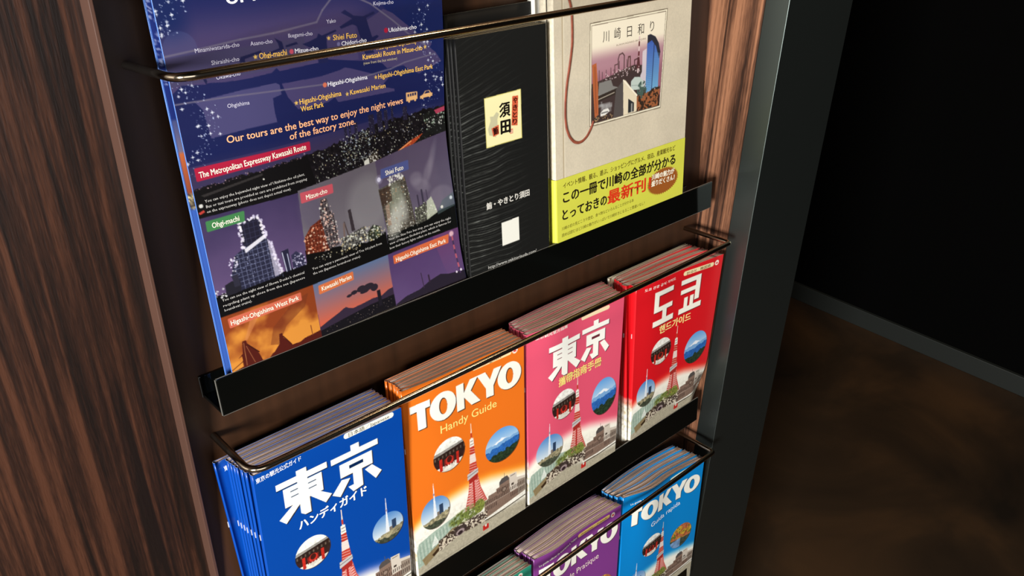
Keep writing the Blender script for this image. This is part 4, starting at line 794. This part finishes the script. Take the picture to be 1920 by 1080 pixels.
# --- lower row
def art_green():
    A = tokyo_art(cols['green']); title_tokyo(A); emblem(A, 116, 6.0); return A
stack('green', cols['green'], [(137, -528, 18.0), (137.5, -528, 22.3), (137.8, -528, 26.6), (138, -528, 30.9), (137, -528.0, 36.0)],
      (265.5, -529, 42.0), (262, -528, 20), (137, -757, 33), (266, -757, 33), 8, 'lower', None, art_green, None, 3.9, title=', mostly below the picture edge', desc='with grey-cream pages')
def art_purple():
    A = tokyo_art(cols['purple'], tem=(46, 98, 17), right=('cherry', 104, 112, 19, 19), swoosh=6, tower=9, edge=(190, 110, 170)); title_tokyo(A); emblem(A, 118.2, 7.8); pill(A, 66, 7.0, 111, 6.2, 4.6, (246, 216, 128)); return A
def let_purple(L): L.add('Guide Pratique', 33, 61.6, 97.8, 59.4, 8.4, (246, 226, 214), .0, 3); L.add('Le guide officiel de tourisme à Tokyo', 6.1, 13.8, 61.8, 8.2, 2.9, WHITE, .012); L.add('Français／French', 69, 8.2, 108, 7.4, 2.4, (150, 110, 50), 0)
stack('purple', cols['purple'], [(267.1, -528, 17.1), (266.1, -528, 22.5), (270.0, -528, 28.5), (270.8, -528, 33.2), (271.5, -528.3, 38.0)],
      (400.6, -529.9, 45.0), (392.4, -528, 17), (274, -757, 33), (402, -757, 33), 8, 'lower', sag(4.5, .2), art_purple, let_purple, 4.3, loff=0.2, title=' with TOKYO title behind the lower rod', desc='with pages bowed towards the board')
def art_cyan():
    A = tokyo_art(cols['cyan'], tem=(49, 99.5, 16.5), right=('cherry', 102.8, 121, 19, 20), left=(26, 148, 16, 17), swoosh=10, tower=11, edge=(90, 180, 226)); title_tokyo(A, 4.5); pill(A, 75, 8.4, 113, 5.4, 5.2, (240, 244, 214)); return A
def let_cyan(L): L.add('Guida rapida', 43.3, 66.6, 95.4, 60.6, 8.0, (238, 244, 246), 0, 3); L.add('La guida turistica ufficiale di Tokyo', 9.5, 14.6, 70.5, 10.4, 2.8, WHITE, .012)
stack('cyan', cols['cyan'], [(401.4, -528, 17.5), (401.2, -528, 23.5), (402.5, -528, 29.2), (404.7, -528, 34.8), (409, -528, 40)],
      (551.2, -544.6, 48.0), (531, -532, 18), (411, -757, 33), (558, -757, 33), 7, 'lower', sag(7.0, .28), art_cyan, let_cyan, 4.7, loff=0.22, title=' with TOKYO title and blossom picture', desc='with fanned pages and a blue spine')

# --- upper row: flyers
FLY = mat('blue_flyer_stock', (74, 118, 196), 0.4, coat=0.2)
def fd(a, b): y = np.asarray(b)*297; return -(8*smooth((297-y)/60)+8*np.exp(-((y-150)/62.)**2))*smooth((a-.2)/.8)
fa, f2 = flyer_art(), flyer2_art()
for i, (w, u, yo) in enumerate(((20.2, 11.2, 0), (21.9, 12.0, 0), (23.6, 11.0, 0), (25.3, 11.6, 0), (27.4, 9.6, 0), (34.0, 11.0, 0))):
    last = i == 5; k = 5-i
    s = Surf((u, 79, w), (u+206, 79, w), (u, -218, w-(0 if last else 1)), (u+206, -218, w-(0 if last else 1)), 206, 297, fd)
    lab = 'glossy night-view tour flyer with map and factory photos, front of its stack' if last else ('blue night-view flyer showing a star-speckled and orange edge, second in its stack' if i == 4 else f'blue night-view flyer of which only the left edge shows, {ORD[k]} from the front')
    make_booklet('tour_flyer', lab, 'flyer', 'night-view flyers in the upper row', s, 1.2 if i < 5 else 1.6, FLY, art=fa if last else (f2 if i == 4 else None), letter=flyer_text if last else None, leaves=0, staples=False)

# restaurant leaflets
BLK = mat('black_leaflet_stock', (12, 12, 12), 0.55, spec=0.2)
LR = mat('cream_leaflet_edge', (206, 200, 176), 0.6)
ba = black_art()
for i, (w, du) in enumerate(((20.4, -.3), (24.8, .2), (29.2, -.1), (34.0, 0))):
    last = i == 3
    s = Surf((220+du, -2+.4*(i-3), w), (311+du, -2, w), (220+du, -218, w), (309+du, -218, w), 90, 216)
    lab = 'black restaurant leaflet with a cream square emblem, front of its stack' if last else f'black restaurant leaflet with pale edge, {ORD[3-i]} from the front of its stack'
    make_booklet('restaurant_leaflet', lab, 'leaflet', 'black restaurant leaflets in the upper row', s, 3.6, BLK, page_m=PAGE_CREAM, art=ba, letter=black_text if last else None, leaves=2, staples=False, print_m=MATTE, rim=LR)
s = Surf((228, 12, 12.2), (316, 12.6, 12.2), (228, -218, 12.2), (316, -218, 12.2), 88, 230)
make_booklet('restaurant_leaflet', 'taller plain black folder with a pale top edge behind the restaurant leaflets', 'folder', None, s, 2.4, BLK, page_m=PAGE_CREAM, leaves=1, staples=False, rim=LR)

# cream books with a yellow paper band and a brown cord
CREAMM = noise_mat('cream_linen_cover', (204, 194, 170), (222, 212, 190), 260, (1, 1, 1), 0.7, bump=0.15)
OBI = mat('yellow_green_paper', (206, 208, 74), 0.42, coat=0.1)
CORD = noise_mat('brown_printed_cord', (122, 60, 42), (146, 76, 54), 200, (1, 1, 1), 0.6)
ca, oa = cream_art(), obi_art()
for i, w in enumerate((25.2, 34.0)):
    last = i == 1
    s = Surf((320, 39, w), (498.5, 39, w), (319, -218, w), (498.2, -218, w), 180, 257)
    t = make_booklet('guide_book', 'cream linen book with framed city picture and yellow-green band, front one' if last else 'cream linen book with yellow-green band standing behind the front one', 'book', 'cream books in the upper row', s, 8.0, CREAMM, page_m=PAGE_CREAM, leaves=8, staples=False, art=ca if last else None, letter=cream_text if last else None, print_m=MATTE)
    base = tuple(t['base']) if 'base' in t else (319, -218, w-8.0)
    # the paper band wraps the lower third, spine included
    q0, q1, n = -218.0, -134.0, 0
    pts = [(498.4, w+.35), (319.4, w+.35), (318.0, w-.6), (317.4, w-4), (318.0, w-7.4), (319.4, w-8.3), (498.4, w-8.3)]
    V = [to_local(np.array((u, v, ww)), base) for v in (q0, q1) for u, ww in pts]
    F = [(k, k+1, k+8, k+7) for k in range(6)]
    o = link('paper_band', mesh_from_arrays('paper_band', np.array(V), [f[::-1] for f in F]), OBI, t)
    if last:
        so = Surf((319.5, -134, w+.25), (498.0, -134, w+.25), (319.5, -218, w+.25), (498.0, -218, w+.25), 180, 84)
        link('printed_front', oa.mesh('printed_front', so, base, 0.2), MATTE, o)
        L = Lettering(so, base, 0.28); obi_text(L); L.build('lettering', INK, o)
        # cord: a flat brown loop down the front
        P = np.array([(14.9, 20), (19.0, 30), (20.4, 38), (20.8, 50), (20.6, 62), (17.5, 78), (13.9, 92.5), (12.0, 106), (11.6, 120.3), (13, 130), (16.5, 138), (22, 143.6), (27.5, 145.6), (33, 145.2), (38.5, 142), (42, 138), (45, 133.5), (46.6, 130)])
        tt = np.linspace(0, len(P)-1, 90); Q = np.stack([np.interp(tt, range(len(P)), P[:, k]) for k in (0, 1)], 1)
        for _ in range(3): Q[1:-1] = (Q[:-2]+Q[1:-1]*2+Q[2:])/4
        D = np.gradient(Q, axis=0); D /= np.linalg.norm(D, axis=1)[:, None]; Nn = np.stack([-D[:, 1], D[:, 0]], 1)
        V, F = [], []
        for q, nn in zip(Q, Nn):
            for o_, h in ((-1.3, .15), (-.8, .75), (.8, .75), (1.3, .15)): V.append(to_local(s.at(q[0]+nn[0]*o_, q[1]+nn[1]*o_, .15+h), base))
        for k in range(len(Q)-1):
            for j in range(3): F.append((k*4+j, k*4+j+1, k*4+j+5, k*4+j+4))
        link('cord', mesh_from_arrays('cord', np.array(V), F, smooth=True), CORD, t)
s = Surf((317, 60, 15.4), (470, 60, 15.4), (317, -218, 15.4), (470, -218, 15.4), 153, 278)
make_booklet('magazine', 'taller white magazine standing behind the cream books', 'magazine', None, s, 9.0, mat('white_magazine_cover', (236, 234, 226), 0.45), page_m=PAGE_CREAM, leaves=7, staples=False)
